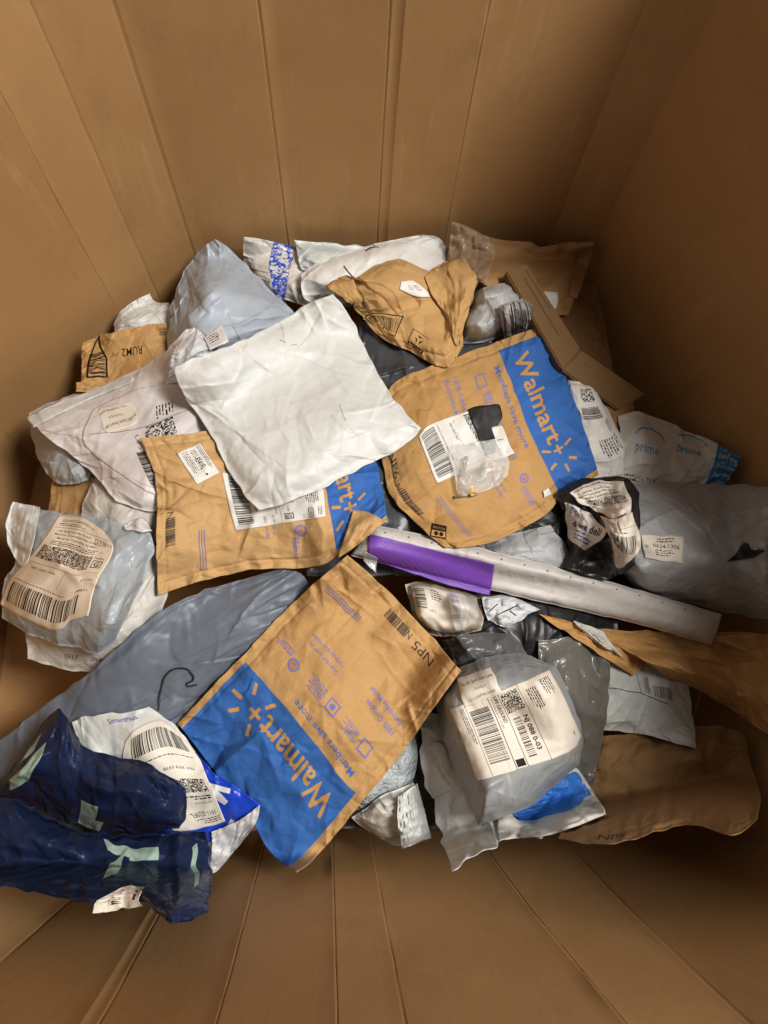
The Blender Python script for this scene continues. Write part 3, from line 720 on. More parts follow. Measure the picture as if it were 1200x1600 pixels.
def ups(I, smart=True):
    I.rect(.0, .30, 1, .302, K2)
    I.fine(.06, .95, .011, 5, .26, K, 3); I.fine(.10, .80, .012, 5, .30, K, 5); I.text('SHIP TO:', .06, .86, .02, K, w=.14); I.text('RS', .84, .93, .022, K, w=.05, bold=.02)
    I.rect(0, .66, 1, .664, K); I.dots(.04, .47, .30, .645, K, 26, 26, 7, .5); I.text('NJ 088 0-03', .38, .585, .045, K, w=.46, bold=.03)
    I.bars(.38, .49, .90, .56, K, 3, 26); I.rect(0, .455, 1, .460, K); I.text('UPS GROUND', .04, .405, .034, K, w=.36, bold=.02); I.rect(.88, .37, .98, .445, K)
    I.text('TRACKING #: 1Z 123 0P9', .04, .375, .018, K, w=.42); I.rect(0, .355, 1, .362, K)
    I.bars(.12, .155, .86, .335, K, 9, 42); I.rect(0, .135, 1, .139, K); I.fine(.05, .11, .009, 3, .5, K2, 9); I.text('REF 1', .50, .05, .012, K2)
def ups_wide(I):
    """the same label lying on its side: text reads down the long edge"""
    ups(I)
def smart(I):
    I.text('The UPS Store Smart Label', .04, .68, .13, K, w=.90, bold=.01); I.text('Tracking #', .36, .42, .11, K, w=.34); I.text('1Z1230P9R3990', .12, .12, .11, K, w=.76)
def small_tag(code):
    def f(I):
        I.fine(.06, .92, .035, 3, .75, K2, 2); I.text(code, .08, .46, .26, K, w=.62, bold=.012, squash=.7); I.fine(.06, .36, .04, 4, .8, K2, 3); I.ell(.88, .55, .05, K2)
    return f
def tag_grey(I):
    I.text('0624-1306', .25, .50, .16, K2, w=.66, bold=.01); I.fine(.35, .85, .06, 2, .5, K2, 2); I.fine(.30, .38, .055, 3, .55, K2, 3); I.ell(.1, .5, .08, (.6, .56, .5, 1))
def half_fedex(I):
    I.bars(.07, .05, .93, .22, K, 4, 34); I.fine(.06, .27, .012, 1, .8, K2, 3)
    I.text('08831', .80, .33, .03, K2, w=.14); I.text('RETURN', .80, .42, .03, K2, w=.16); I.text('LD 98 08831', .50, .47, .02, K2)
    I.frame(.80, .56, .93, .66, K, .01); I.text('G', .83, .575, .06, K, w=.07, bold=.03); I.text('FedEx', .62, .60, .026, K, w=.15)
    I.dots(.08, .55, .56, .68, K, 70, 22, 3, .55); I.rect(0, .52, 1, .523, K2)
    I.frame(.72, .82, .97, .875, K, .006); I.text('15899', .735, .83, .034, K, w=.22); I.text('(US)', .85, .76, .02, K2); I.fine(.10, .93, .012, 7, .5, K, 5); I.fine(.7, .96, .01, 3, .25, K2, 5)
def label_b(I):
    I.bars(.06, .04, .94, .26, K, 12, 44); I.fine(.05, .30, .012, 1, .85, K2, 3); I.text('7803 5875 5867', .10, .46, .028, K, w=.34, bold=.01); I.text('TRK#', .06, .52, .014, K2)
    I.rect(.30, .50, .80, .503, K2); I.dots(.08, .68, .84, .82, K, 80, 20, 5, .56); I.rect(.05, .68, .07, .82, K); I.rect(.85, .68, .87, .82, K); I.fine(.08, .87, .014, 2, .8, K, 4)
    I.fine(.08, .96, .014, 3, .7, K, 8)
def label_line(I):
    I.fine(.1, .55, .03, 1, .7, K2, 3)
def label_clump_a(I):
    I.text('136 Edmonds South River', .05, .80, .055, K, w=.66, bold=.02); I.text('Monroe Township New Jersey', .05, .71, .055, K, w=.74, bold=.02); I.text('Monroe Township NJ 08831', .16, .62, .055, K, w=.70, bold=.02)
    I.dots(.10, .34, .90, .56, K, 60, 22, 6, .55); I.fine(.05, .93, .03, 1, .8, K2, 7)
    I.text('RETURN', .60, .18, .05, K2, w=.2)
def label_clump_b(I):
    I.text('D8831', .12, .86, .06, K2, w=.3); I.bars(.10, .30, .9, .62, K, 5, 30); I.fine(.08, .68, .02, 1, .75, K2, 2); I.rect(0, .77, 1, .775, K2)
def label_wedo(I):
    I.text('d we deli', .16, .42, .16, (.10, .12, .30, 1), w=.72, bold=.03); I.fine(.25, .30, .05, 3, .6, (.30, .38, .65, 1), 4); I.dots(.10, .72, .38, .95, (.2, .3, .6, 1), 12, 12, 4, .35)
def ink_prime(sp):
    I = Ink(sp['w']/sp['h'], 480); B = (.22, .55, .72, 1)
    for (u, v) in ((.13, .52), (.48, .66)):
        I.text('prime', u, v, .12, B, w=.20, bold=.02)
        I.line([(u, v+.20), (u+.05, v+.275), (u+.12, v+.30), (u+.19, v+.27), (u+.235, v+.19)], B, .022)
    I.rect(.80, 0, 1, 1, (.10, .42, .66, 1)); W2 = (.75, .76, .74, 1)
    for k in range(4):
        I.text('EASY', .83, .1+.22*k, .09, W2, w=.08, bold=.02); I.text('SEAL', .92, .1+.22*k, .09, W2, w=.07, bold=.02)
    I.text('Ca7LV', .16, .12, .07, K2, w=.2); I.fine(.06, .18, .03, 3, .12, K2, 2); I.rect(.60, .28, .78, .285, K2); I.rect(.58, .40, .76, .405, K2)
    return I
def ink_blueband(sp):
    I = Ink(sp['w']/sp['h'], 420); B = (.12, .28, .72, 1); W2 = (.84, .84, .82, 1)
    I.rect(.32, 0, .55, 1, B); r = np.random.RandomState(5)
    for k in range(60):
        u, v = .34+.19*r.rand(), .45+.5*r.rand(); I.ell(u, v, .012+.018*r.rand(), W2, 6)
    for k in range(12):
        u, v = .35+.17*r.rand(), .10+.35*r.rand(); I.ell(u, v, .008+.012*r.rand(), W2, 6)
    I.ell(.44, .55, .045, W2, 12); I.ell(.44, .55, .025, B, 12)
    I.text('BUB', .66, .55, .10, B, w=.12, bold=.02, ang=90) if False else I.text('BU', .66, .62, .10, B, w=.09, bold=.02); I.text('LE', .75, .66, .10, B, w=.09, bold=.02)
    I.rect(.20, 0, .205, 1, (.6, .58, .54, 1))
    return I
def ink_pink(sp):
    I = Ink(sp['w']/sp['h'], 480); I.rect(0, .93, 1, .935, (.5, .55, .6, 1)); return I
def ink_navy_a(sp):
    I = Ink(sp['w']/sp['h'], 480); G = (.60, .70, .66, 1)
    I.poly([(.08, .40), (.14, .62), (.24, .70), (.20, .30), (.10, .18)], G); I.poly([(.06, .66), (.11, .80), (.20, .86), (.16, .70)], G)
    I.poly([(.50, .02), (.50, .34), (.575, .34), (.565, .14), (.61, .14), (.60, .02)], G)
    return I
def ink_navy_b(sp):
    I = Ink(sp['w']/sp['h'], 480); G = (.60, .70, .66, 1)
    I.poly([(.555, .90), (.565, .74), (.66, .66), (.69, .76)], G); I.poly([(.66, .78), (.78, .82), (.78, .68), (.665, .63)], G); I.poly([(.66, .78), (.59, .40), (.53, .37), (.56, .52), (.62, .68)], G)
    I.poly([(.93, .80), (.955, .84), (.945, .40), (.925, .38)], G); I.poly([(0, .60), (.035, .80), (.05, .76), (.03, .48)], G); I.poly([(.63, .26), (.70, .26), (.69, .20), (.64, .19)], G)
    return I
def ink_small_blue(sp):
    I = Ink(sp['w']/sp['h'], 480); B = (.10, .26, .75, 1); W2 = (.85, .86, .86, 1)
    I.rect(0, .12, 1, .42, B); I.rect(.78, 0, 1, .55, B)
    I.line([(.82, .36), (.85, .22), (.88, .36), (.93, .24)], W2, .025); I.text('SmartPlus', .42, .93, .03, B, w=.35, bold=.01)
    return I
def ink_marks(lines, col=K2, t=.01):
    def f(sp):
        I = Ink(sp['w']/sp['h'], 420)
        for l in lines: I.line(l, col, t)
        return I
    return f
def ink_hand(sp):
    I = Ink(sp['w']/sp['h'], 480); I.text('SELF', .30, .10, .035, K, w=.10); I.text('unwanted', .50, .09, .045, K, w=.20); I.text('return', .76, .15, .04, K, w=.13); return I
def ink_stripes(sp):
    I = Ink(sp['w']/sp['h'], 420)
    for k in range(3): I.rect(.30+k*.03, .2, .312+k*.03, .95, (.45, .50, .66, 1))
    return I
def ink_strip_dots(sp):
    I = Ink(sp['w']/sp['h'], 200)
    for k in range(14): I.ell(.04+.066*k, .84, .028, (.35, .35, .37, 1), 8)
    return I
def ink_roll(sp):
    I = Ink(sp['w']/sp['h'], 300); r = np.random.RandomState(2)
    for k in range(60): u = r.rand(); I.rect(u*.9, r.rand()*.5, u*.9+.01+.02*r.rand(), .5+.5*r.rand(), (.16, .155, .15, 1) if r.rand() < .7 else (.4, .39, .37, 1))
    return I
def ink_sheet(sp):
    I = Ink(sp['w']/sp['h'], 420); I.line([(.02, .92), (.08, .62), (.75, .50)], K, .012); I.line([(.42, .95), (.45, .55)], K2, .008)
    I.bars(.50, .58, .56, .80, K, 2, 9); I.bars(.60, .56, .80, .72, K2, 3, 20); return I
def print_scan(I):
    r = np.random.RandomState(3); I.line([(.02, .5), (.05, .95), (.97, .97), (.96, .05), (.62, .03), (.45, .30), (.30, .10), (.02, .5)], K, .05)
    for k in range(26):
        u = .10+.83*k/25; b = .45 if u < .3 else .28 if u < .5 else .12
        I.line([(u, .90-.1*r.rand()), (u+r.randn()*.012, .6), (u+r.randn()*.008, b+.12*r.rand())], K, .010+.035*r.rand())
def print_recycle(I):
    I.frame(.04, .03, .96, .97, K, .025); I.rect(.04, .03, .96, .26, K); I.text('RECYCLE', .12, .09, .11, BROWN, w=.76, bold=.02)
    for k in range(3):
        a = k*120+90; P = [(.5+math.cos(math.radians(a+d))*.25*q/I.a, .62+math.sin(math.radians(a+d))*.25*q) for d, q in ((-40, 1), (40, 1), (28, .5), (-28, .5))]; I.poly(P, K)
# ------------------------------------------------------------------ the parcels, from the bottom of the heap to its top
build_box()
# lowest layer, seen only through the gaps
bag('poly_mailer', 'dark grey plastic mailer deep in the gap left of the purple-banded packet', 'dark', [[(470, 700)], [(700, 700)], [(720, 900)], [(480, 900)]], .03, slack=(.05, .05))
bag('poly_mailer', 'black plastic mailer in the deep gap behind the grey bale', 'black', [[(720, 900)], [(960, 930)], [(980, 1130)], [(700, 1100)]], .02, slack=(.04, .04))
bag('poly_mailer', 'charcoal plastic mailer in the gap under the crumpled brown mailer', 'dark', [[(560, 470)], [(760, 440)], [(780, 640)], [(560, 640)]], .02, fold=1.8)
bag('paper_mailer', 'shadowed brown mailer under the flattened carton near the right wall', 'kraftdull', [[(790, 430)], [(930, 440)], [(975, 640)], [(790, 640)]], .03, fold=1.5, mat=dict(col=(.20, .11, .045)))  # added filler, its brown darkened to stand for the shade below the carton
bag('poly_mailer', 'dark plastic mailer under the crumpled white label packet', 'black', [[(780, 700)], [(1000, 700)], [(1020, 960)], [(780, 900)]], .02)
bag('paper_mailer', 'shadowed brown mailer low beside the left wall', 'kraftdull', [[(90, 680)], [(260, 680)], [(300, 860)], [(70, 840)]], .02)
bag('poly_mailer', 'black plastic mailer under the white torn wrapper, front edge of the heap', 'black', [[(330, 1160)], [(760, 1060)], [(800, 1300)], [(330, 1290)]], .02)  # added filler, black in place of the shade below the front edge
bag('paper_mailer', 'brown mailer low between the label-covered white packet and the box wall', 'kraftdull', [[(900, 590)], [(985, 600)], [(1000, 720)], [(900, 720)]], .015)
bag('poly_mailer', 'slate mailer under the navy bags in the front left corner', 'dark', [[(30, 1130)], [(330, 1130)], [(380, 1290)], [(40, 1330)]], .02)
bag('paper_mailer', 'big brown paper mailer in the shadow of the front right corner', 'kraftdull', [[(930, 1150), (1040, 1140), (1130, 1130)], [(1165, 1150), (1175, 1200), (1192, 1240)], [(1185, 1280), (1150, 1310), (1130, 1305), (1080, 1285), (1000, 1310), (940, 1325)], [(870, 1312), (900, 1230)]], .05, slack=(.03, .03), stiff=.22, mat=dict(col=(.28, .155, .062)), fold=1.2,  # kraft colour set darker to paint in the corner's shade
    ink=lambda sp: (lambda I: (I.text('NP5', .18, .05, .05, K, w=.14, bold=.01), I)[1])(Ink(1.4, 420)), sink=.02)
bag('poly_mailer', 'shadowed grey mailer hugging the left wall under the pinkish mailer', 'grey', [[(45, 645), (90, 620)], [(135, 612), (160, 700)], [(138, 752), (90, 762)], [(72, 740), (52, 700)]], .035)
bag('poly_mailer', 'off-white mailer end poking out below the pinkish mailer at the left', 'offwhite', [[(150, 745), (200, 740)], [(262, 770), (250, 820)], [(240, 862), (190, 850)], [(120, 835), (130, 780)]], .03, slack=(.05, .05))
bag('poly_mailer', 'dirty white mailer lying beneath the grey parcel with the large shipping label', 'offwhite', [[(60, 860), (160, 850)], [(255, 850), (262, 900), (262, 940)], [(225, 1010), (200, 1040), (150, 1056), (90, 1045)], [(42, 1030), (38, 980), (40, 920)]], .045, slack=(.05, .04), ink=ink_hand)
bag('poly_mailer', 'crumpled white mailer against the back wall, behind the brown one with the black outline box', 'white', [[(178, 508), (185, 485), (208, 470)], [(234, 457), (246, 478), (278, 470)], [(285, 520), (240, 530)], [(175, 535)]], .03, slack=(.09, .09), rough=3)
bag('paper_mailer', 'brown paper mailer with upside-down code RUM2 and a black outlined box', 'kraft', [[(262, 600), (200, 612)], [(122, 608), (128, 570), (124, 545)], [(130, 534), (160, 522), (210, 508)], [(264, 505), (262, 550)]], .012, slack=(.015, .015), ink=ink_rum, stiff=.3,
    parts=[dict(name='flap', loop=[[(118, 598), (170, 590)], [(235, 575), (240, 590)], [(200, 612)], [(118, 612)]], style='kraft', off=.004, scr=.003)])
bag('padded_mailer', 'white bubble mailer with a scuffed blue band standing by the back wall', 'bubble', [[(381, 370), (440, 380), (480, 385)], [(528, 402), (515, 430)], [(480, 478), (440, 470)], [(405, 450), (388, 420), (375, 398)]], .02, slack=(.07, .07), ink=ink_blueband, tilt=(.05, .05, 0, 0), mat=dict(wear=.6))
bag('poly_mailer', 'pale grey flat mailer behind the rolled white one at the back wall', 'greyblue', [[(459, 374), (520, 380), (590, 386)], [(640, 372), (650, 400)], [(610, 440), (540, 440)], [(470, 420)]], .02, slack=(.02, .02), mat=dict(col=(.55, .60, .60)), tilt=(.03, .03, 0, 0))
bag('poly_mailer', 'white folded-over mailer with black print mark at the back, under the crumpled brown mailer', 'white', [[(470, 430), (490, 408), (560, 388), (610, 375)], [(662, 366), (694, 372), (698, 388), (726, 410)], [(735, 440), (700, 470), (600, 470)], [(540, 480), (500, 478), (468, 468)]], .05, slack=(.05, .05), mat=dict(col=(.66, .66, .64)), ink=ink_marks([[(.52, .93), (.56, .955), (.60, .94)], [(.60, .99), (.62, .92)], [(.33, .80), (.36, .55)]], K, .02), tilt=(.03, .04, 0, 0))
bag('padded_mailer', 'brown padded mailer with a bubble-lined opening in the back right corner', 'kraftdull', [[(706, 346), (765, 372), (830, 378), (850, 386), (890, 376)], [(928, 376), (918, 420), (905, 455)], [(888, 492), (820, 500)], [(740, 470), (700, 430), (699, 380)]], .05, slack=(.05, .05), tilt=(.03, .03, 0, 0), body='padded_body',
    parts=[dict(name='bubble_lining', loop=[[(706, 346), (730, 352)], [(768, 373), (775, 400)], [(760, 440), (735, 445)], [(712, 430), (700, 390)]], style='clear', off=.004, scr=.010, mat=dict(fold=.5, col=(.45, .33, .22), alpha=.35)),
           dict(name='shipping_label', loop=[[(848, 455)], [(871, 456), (872, 470)], [(868, 484)], [(850, 478)]], style='paperwhite', off=.002),
           dict(name='seam_strip', loop=[[(905, 378)], [(928, 377), (918, 420)], [(902, 465)], [(888, 462), (898, 420)]], style='kraftdull', off=.003, thick=.002)])
bag('poly_mailer', 'rounded grey mailer with flat end, right of the crumpled brown mailer', 'grey', [[(722, 480), (745, 450)], [(800, 440), (826, 470)], [(795, 520), (765, 535)], [(718, 537), (715, 500)]], .06, prof='pillow', slack=(.03, .03), mat=dict(col=(.40, .41, .42)))
bag('paper_roll', 'roll wrapped in dark streaked print beside the flattened carton', 'grey', [[(778, 478), (820, 462)], [(840, 470), (850, 500)], [(835, 520)], [(790, 530), (782, 505)]], .03, prof='rollv', slack=(.01, .01), ink=ink_roll, cat='roll', mat=dict(col=(.35, .35, .34)))
bag('poly_mailer', 'large smooth grey cone-shaped mailer standing against the back wall', 'greyblue', [[(266, 480), (285, 425), (312, 388)], [(336, 373), (354, 382), (388, 418), (440, 468)], [(472, 497), (430, 540), (360, 560)], [(262, 590), (261, 530)]], .10, fold=1.5, prof='pillow', slack=(.07, .04), tilt=(.06, .05, 0, 0), seam=(.02, .02), drape=4)
bag('padded_mailer', 'white mailer with light blue curved logos and blue seal strip at the right wall', 'bubble', [[(966, 650), (995, 640), (1030, 655), (1100, 683)], [(1158, 714), (1145, 740)], [(1130, 762), (1050, 775)], [(960, 765), (970, 700)]], .018, slack=(.04, .04), ink=ink_prime, mat=dict(fold=.12, bump=.3, wear=.3), tilt=(.02, .02, 0, 0))
bag('poly_mailer', 'fat grey cylindrical mailer with torn hole at the right wall', 'grey', [[(960, 765), (1000, 752), (1100, 755), (1180, 757)], [(1225, 765), (1228, 850)], [(1222, 965), (1180, 968), (1100, 948)], [(1000, 925), (965, 890), (952, 830)]], .10, prof='rollu', edge=(.14, .3), slack=(.02, .02), stiff=.15, seam=(.01, .01), mat=dict(bump=.3),
    parts=[dict(name='shipping_label', loop=[[(1002, 835)], [(1069, 838)], [(1067, 881)], [(1008, 872)]], style='paper', ink=tag_grey, label='small cream label with upside-down number'),
           dict(name='torn_hole', loop=[[(1140, 876), (1152, 862), (1160, 846)], [(1170, 850), (1174, 862)], [(1185, 858), (1200, 862), (1172, 872)], [(1150, 876), (1135, 880)]], style='black', off=.0012, n=16, rough=1.5)])
bag('shipping_sheet', 'pale mailer with a dark-ruled label sticking out under the brown paper wrap', 'offwhite', [[(930, 1035), (1000, 1030)], [(1075, 1050), (1082, 1110)], [(1088, 1170), (1040, 1158), (1000, 1145)], [(940, 1140), (935, 1090)]], .008, slack=(.01, .01), ink=ink_sheet, soft=.2, cat='mailer', mat=dict(col=(.50, .52, .50)))
bag('poly_mailer', 'dark clear-plastic sleeve behind the grey bale', 'clearmilky', [[(840, 1000), (900, 990)], [(955, 1030), (950, 1120)], [(925, 1232), (900, 1240)], [(850, 1240), (840, 1100)]], .03, slack=(.05, .03), folds='wrap', fold=1.3, mat=dict(col=(.15, .145, .13), alpha=.85, crinkle=.5), cat='sleeve')
bag('paper_mailer', 'long limp brown paper wrap draped across the right side, under the white strip packet', 'kraftdull', [[(838, 958), (900, 975), (960, 985), (1100, 985)], [(1230, 990), (1235, 1080)], [(1228, 1165), (1170, 1130), (1110, 1085), (1040, 1060), (1015, 1030)], [(990, 1058), (960, 1040), (900, 1000)]], .035, slack=(.10, .05), mat=dict(col=(.52, .29, .105)), soft=.5, prof='pillow', stiff=.3, lump=.7, fold=1.6)
bag('poly_mailer', 'small white tab of a mailer caught in the brown paper wrap', 'offwhite', [[(896, 970)], [(940, 985), (955, 1005)], [(974, 1026)], [(930, 1003)]], .004, soft=.5, cat='mailer')
bag('taped_bundle', 'small parcel wound in clear glossy tape with a dark-printed shipping label', 'tape', [[(632, 912), (680, 905)], [(752, 935), (758, 960)], [(752, 985), (700, 1000)], [(655, 985), (640, 950)]], .05, prof='rollu', edge=(.2, .4), slack=(.03, .03), cat='parcel', body='wrapped_body',
    parts=[dict(name='shipping_label', loop=[[(640, 915), (670, 915)], [(726, 930), (735, 955)], [(725, 985), (690, 990)], [(655, 975), (648, 945)]], style='paper', ink=lambda I: (I.bars(.05, .45, .25, .95, K, 3, 16, True), I.bars(.70, .35, .85, .95, K, 5, 20, True), I.fine(.35, .9, .03, 5, .2, K, 3), I.text('NJ 088 0-03', .28, .4, .06, K, w=.12)), label='cream shipping label with barcodes under clear tape'),
           dict(name='clear_tape', loop=[[(700, 925)], [(745, 935), (752, 960)], [(740, 975)], [(712, 985), (705, 950)]], style='clear', off=.0025, scr=.003)])
bag('poly_mailer', 'small white mailer with black slashes below the purple-banded packet', 'grey', [[(752, 932), (790, 928)], [(845, 952), (825, 960)], [(795, 981), (775, 975)], [(762, 970), (755, 950)]], .02, slack=(.06, .06), ink=ink_marks([[(.1, .4), (.3, .65)], [(.35, .3), (.6, .6), (.7, .8)], [(.62, .55), (.8, .5)]], K, .035), mat=dict(col=(.55, .56, .58)))
bag('poly_mailer', 'dark grey glossy mailer right of the brown mailer marked NP5', 'dark', [[(690, 1000), (740, 985)], [(800, 990), (830, 1020)], [(820, 1060), (740, 1070)], [(700, 1050)]], .03, slack=(.05, .05), mat=dict(col=(.09, .09, .09)))
bag('poly_mailer', 'dull grey crinkled mailer under the white strip packet and the big brown mailer', 'grey', [[(730, 860), (780, 835)], [(860, 820), (890, 860)], [(910, 890), (880, 900)], [(790, 890), (740, 880)]], .03, slack=(.08, .07))
bag('padded_mailer', 'shiny silver bubble mailer showing between the brown mailer marked NP5 and the white torn wrapper', 'grey', [[(560, 1200), (610, 1170)], [(650, 1150), (655, 1200)], [(640, 1235), (590, 1260)], [(548, 1282), (540, 1240)]], .03, slack=(.10, .10), mat=dict(col=(.42, .47, .50), rough=.2, fold=.6, bump=.5, facet=70))
bag('poly_mailer', 'stubby white mailer end at the front edge of the heap', 'offwhite', [[(548, 1278), (600, 1240)], [(648, 1222), (660, 1250)], [(674, 1310), (655, 1318), (628, 1327)], [(590, 1308), (565, 1292)]], .04, slack=(.06, .08),
    parts=[dict(name='crumpled_flap', loop=[[(622, 1245)], [(652, 1224), (664, 1270)], [(674, 1310), (660, 1312)], [(628, 1327), (620, 1285)]], style='white', off=.004, scr=.012)], body='mailer_body')
bag('poly_mailer', 'slate blue smooth mailer with a black thread on it, under two brown mailers', 'slate', [[(-25, 1175), (60, 1108), (140, 1050), (230, 968), (300, 925)], [(440, 888), (478, 896)], [(486, 925), (400, 1015), (300, 1110)], [(265, 1160), (150, 1230), (-30, 1290)]], .026, n=184, fold=1.1, lump=.10, amp=.4, slack=(.025, .03), stiff=.2, sink=.0, soft=.2,
    after=lambda b: string_on(b, [(248, 1110), (251, 1080), (262, 1052), (285, 1044), (298, 1050), (302, 1062), (292, 1070), (308, 1070)]))
bag('torn_wrapper', 'white torn wrapper with bright blue lining cradling the grey bale', 'white', [[(655, 1118), (665, 1110), (690, 1120), (800, 1150)], [(905, 1203), (925, 1230), (930, 1255)], [(948, 1273), (900, 1284), (850, 1308), (800, 1300), (786, 1322), (745, 1336)], [(706, 1362), (700, 1340), (688, 1305), (672, 1240), (657, 1180)]], .03, slack=(.06, .06), rough=7, fold=1.9, folds='wrap', tilt=(0, 0, .04, .06), mat=dict(col=(.58, .60, .60)), body='wrapper_body', cat='wrapper', ink=ink_stripes,
    parts=[dict(name='blue_lining', loop=[[(790, 1258)], [(900, 1205), (922, 1235)], [(930, 1258), (890, 1266)], [(815, 1284)]], style='bluein', off=.004, scr=.005),
           dict(name='torn_lip', loop=[[(775, 1268), (815, 1286), (880, 1268), (918, 1254)], [(906, 1206), (935, 1250), (950, 1272)], [(930, 1278), (880, 1292), (850, 1308)], [(780, 1312)]], style='offwhite', off=.006, puff=.006),
           dict(name='torn_flap', loop=[[(675, 1158), (690, 1156)], [(702, 1170), (715, 1210)], [(735, 1248), (715, 1240)], [(700, 1215), (683, 1190)]], style='offwhite', off=.005, puff=.004, rough=2)])
bag('poly_mailer', 'grey box-shaped bale with a large tan shipping label and barcodes', 'grey', [[(678, 1085), (700, 1050), (740, 1032), (800, 1015)], [(868, 1040), (890, 1080), (915, 1150)], [(905, 1195), (870, 1225), (830, 1262), (790, 1275)], [(748, 1290), (720, 1230), (690, 1150)]], .10, prof='box', edge=(.22, .25), slack=(.025, .025), stiff=.16, tilt=(.01, .02, 0, 0), soft=.1, seam=(.01, .01), mat=dict(col=(.26, .275, .285), bump=.2), lump=.06, amp=.5, body='wrapped_body',
    parts=[dict(name='shipping_label', loop=[[(858, 1046), (880, 1085)], [(908, 1150), (896, 1178)], [(746, 1220), (735, 1190)], [(703, 1108), (790, 1078)]], style='paper', ink=lambda I: ups(I), label='large tan shipping label with stacked barcodes', n=40, rough=.6, inkh=560),
           dict(name='store_sticker', loop=[[(713, 1060)], [(766, 1043)], [(785, 1082)], [(726, 1106)]], style='paper', ink=smart, label='small tan sticker above the shipping label', off=.0016)])
bag('strip_packet', 'long narrow white packet with a purple band, lying across the heap', 'offwhite', [[(585, 820), (650, 832), (800, 868), (1000, 922)], [(1128, 960), (1122, 985)], [(1112, 1008), (1000, 975), (850, 942), (700, 905)], [(548, 868), (565, 845)]], .022, prof='box', edge=(.03, .4), slack=(.002, .002), amp=.1, stiff=.3, soft=.0, rigid=True, folds='none', lump=.08, seam=(.005, .02), ink=ink_strip_dots, mat=dict(col=(.50, .475, .455), bump=.08, stain=.05), cat='packet', body='packet_body', rough=1,
    parts=[dict(name='purple_band', loop=[[(577, 834), (650, 852)], [(773, 882), (770, 905)], [(765, 930), (700, 915)], [(575, 872)]], style='purple', off=.0015, smoothn=4, n=34, rough=.5, label='purple band near the left end'),
           dict(name='clear_end', loop=[[(570, 862)], [(590, 872)], [(588, 896)], [(568, 876)]], style='clear', off=.004)])
bag('poly_mailer', 'white mailer side covered in shipping print, right of the big blue-panelled brown mailer', 'white', [[(888, 590), (905, 592)], [(925, 600), (955, 650), (980, 690)], [(975, 740), (950, 750)], [(900, 745), (890, 680)]], .02, slack=(.03, .03), mat=dict(col=(.66, .65, .62)), soft=.4, body='mailer_body',
    parts=[dict(name='shipping_label', loop=[[(925, 602), (945, 640)], [(978, 695), (974, 720)], [(915, 725), (905, 700)], [(890, 600)]], style='paperwhite', ink=lambda I: (I.dots(.05, .35, .22, .85, K, 14, 16, 4, .5), I.bars(.30, .25, .45, .8, K, 4, 12), I.fine(.50, .9, .03, 3, .2, K2, 3), I.fine(.72, .85, .035, 8, .25, K, 7)), label='white shipping label with fine print')])
bag('paper_mailer', 'brown paper mailer with blue panel, scribbled-over shipping label and the code NP6', 'kraft', [[(843, 508), (862, 540), (882, 580), (905, 640)], [(937, 742), (905, 765), (872, 782), (862, 802), (800, 838), (745, 856)], [(696, 856), (668, 836), (636, 804), (608, 778), (598, 740)], [(590, 640), (612, 596), (660, 574), (740, 546)]], .035, n=184, slack=(.022, .022), stiff=.22, ink=store_mailer(.745, .80, .085, 'NP6', .30), mat=dict(col=(.46, .265, .10)), soft=.25, body='mailer_body', rough=1.6,
    parts=[dict(name='shipping_label', loop=[[(757, 634), (768, 652)], [(804, 708), (790, 714), (760, 722)], [(683, 755), (670, 725)], [(654, 682), (668, 662)]], style='paperwhite', ink=label_b, label='white label with a long barcode', n=32, rough=.5),
           dict(name='marker_scribble', loop=[[(731, 640), (745, 633)], [(780, 632), (786, 650)], [(776, 668), (778, 698), (770, 706)], [(755, 702), (742, 670)]], style='black', off=.0018, n=20, rough=2.5, mat=dict(bump=.05, rough=.55), label='solid black marker blot over the address'),
           dict(name='address_sticker', loop=[[(768, 668)], [(784, 664), (795, 690)], [(803, 708)], [(782, 714)]], style='paperwhite', off=.0024, n=12, ink=label_line),
           dict(name='torn_paper', loop=[[(848, 768)], [(856, 762)], [(862, 772)], [(850, 777)]], style='paperwhite', off=.003, n=12, puff=.002),
           dict(name='recycling_mark', loop=[[(675, 817)], [(698, 822)], [(697, 842)], [(672, 838)]], style='kraft', off=.0008, n=8, rough=0, ink=lambda I: (I.rect(0, 0, 1, 1, K), I.rect(.06, .08, .94, .52, BROWN), I.ell(.35, .3, .16, K), I.ell(.68, .3, .16, K), I.text('RECYCLE', .1, .66, .16, BROWN, w=.8)))],
    after=lambda b: fittings(b))
bag('zip_bag', 'small clear plastic bag of metal fittings lying on the big brown mailer', 'clear', [[(700, 698), (735, 690)], [(775, 685), (800, 712)], [(792, 745), (770, 765)], [(716, 776), (708, 740)]], .014, slack=(.09, .09), cat='plastic bag', soft=.5, mat=dict(alpha=.30, fold=.5), after=lambda b: carton())
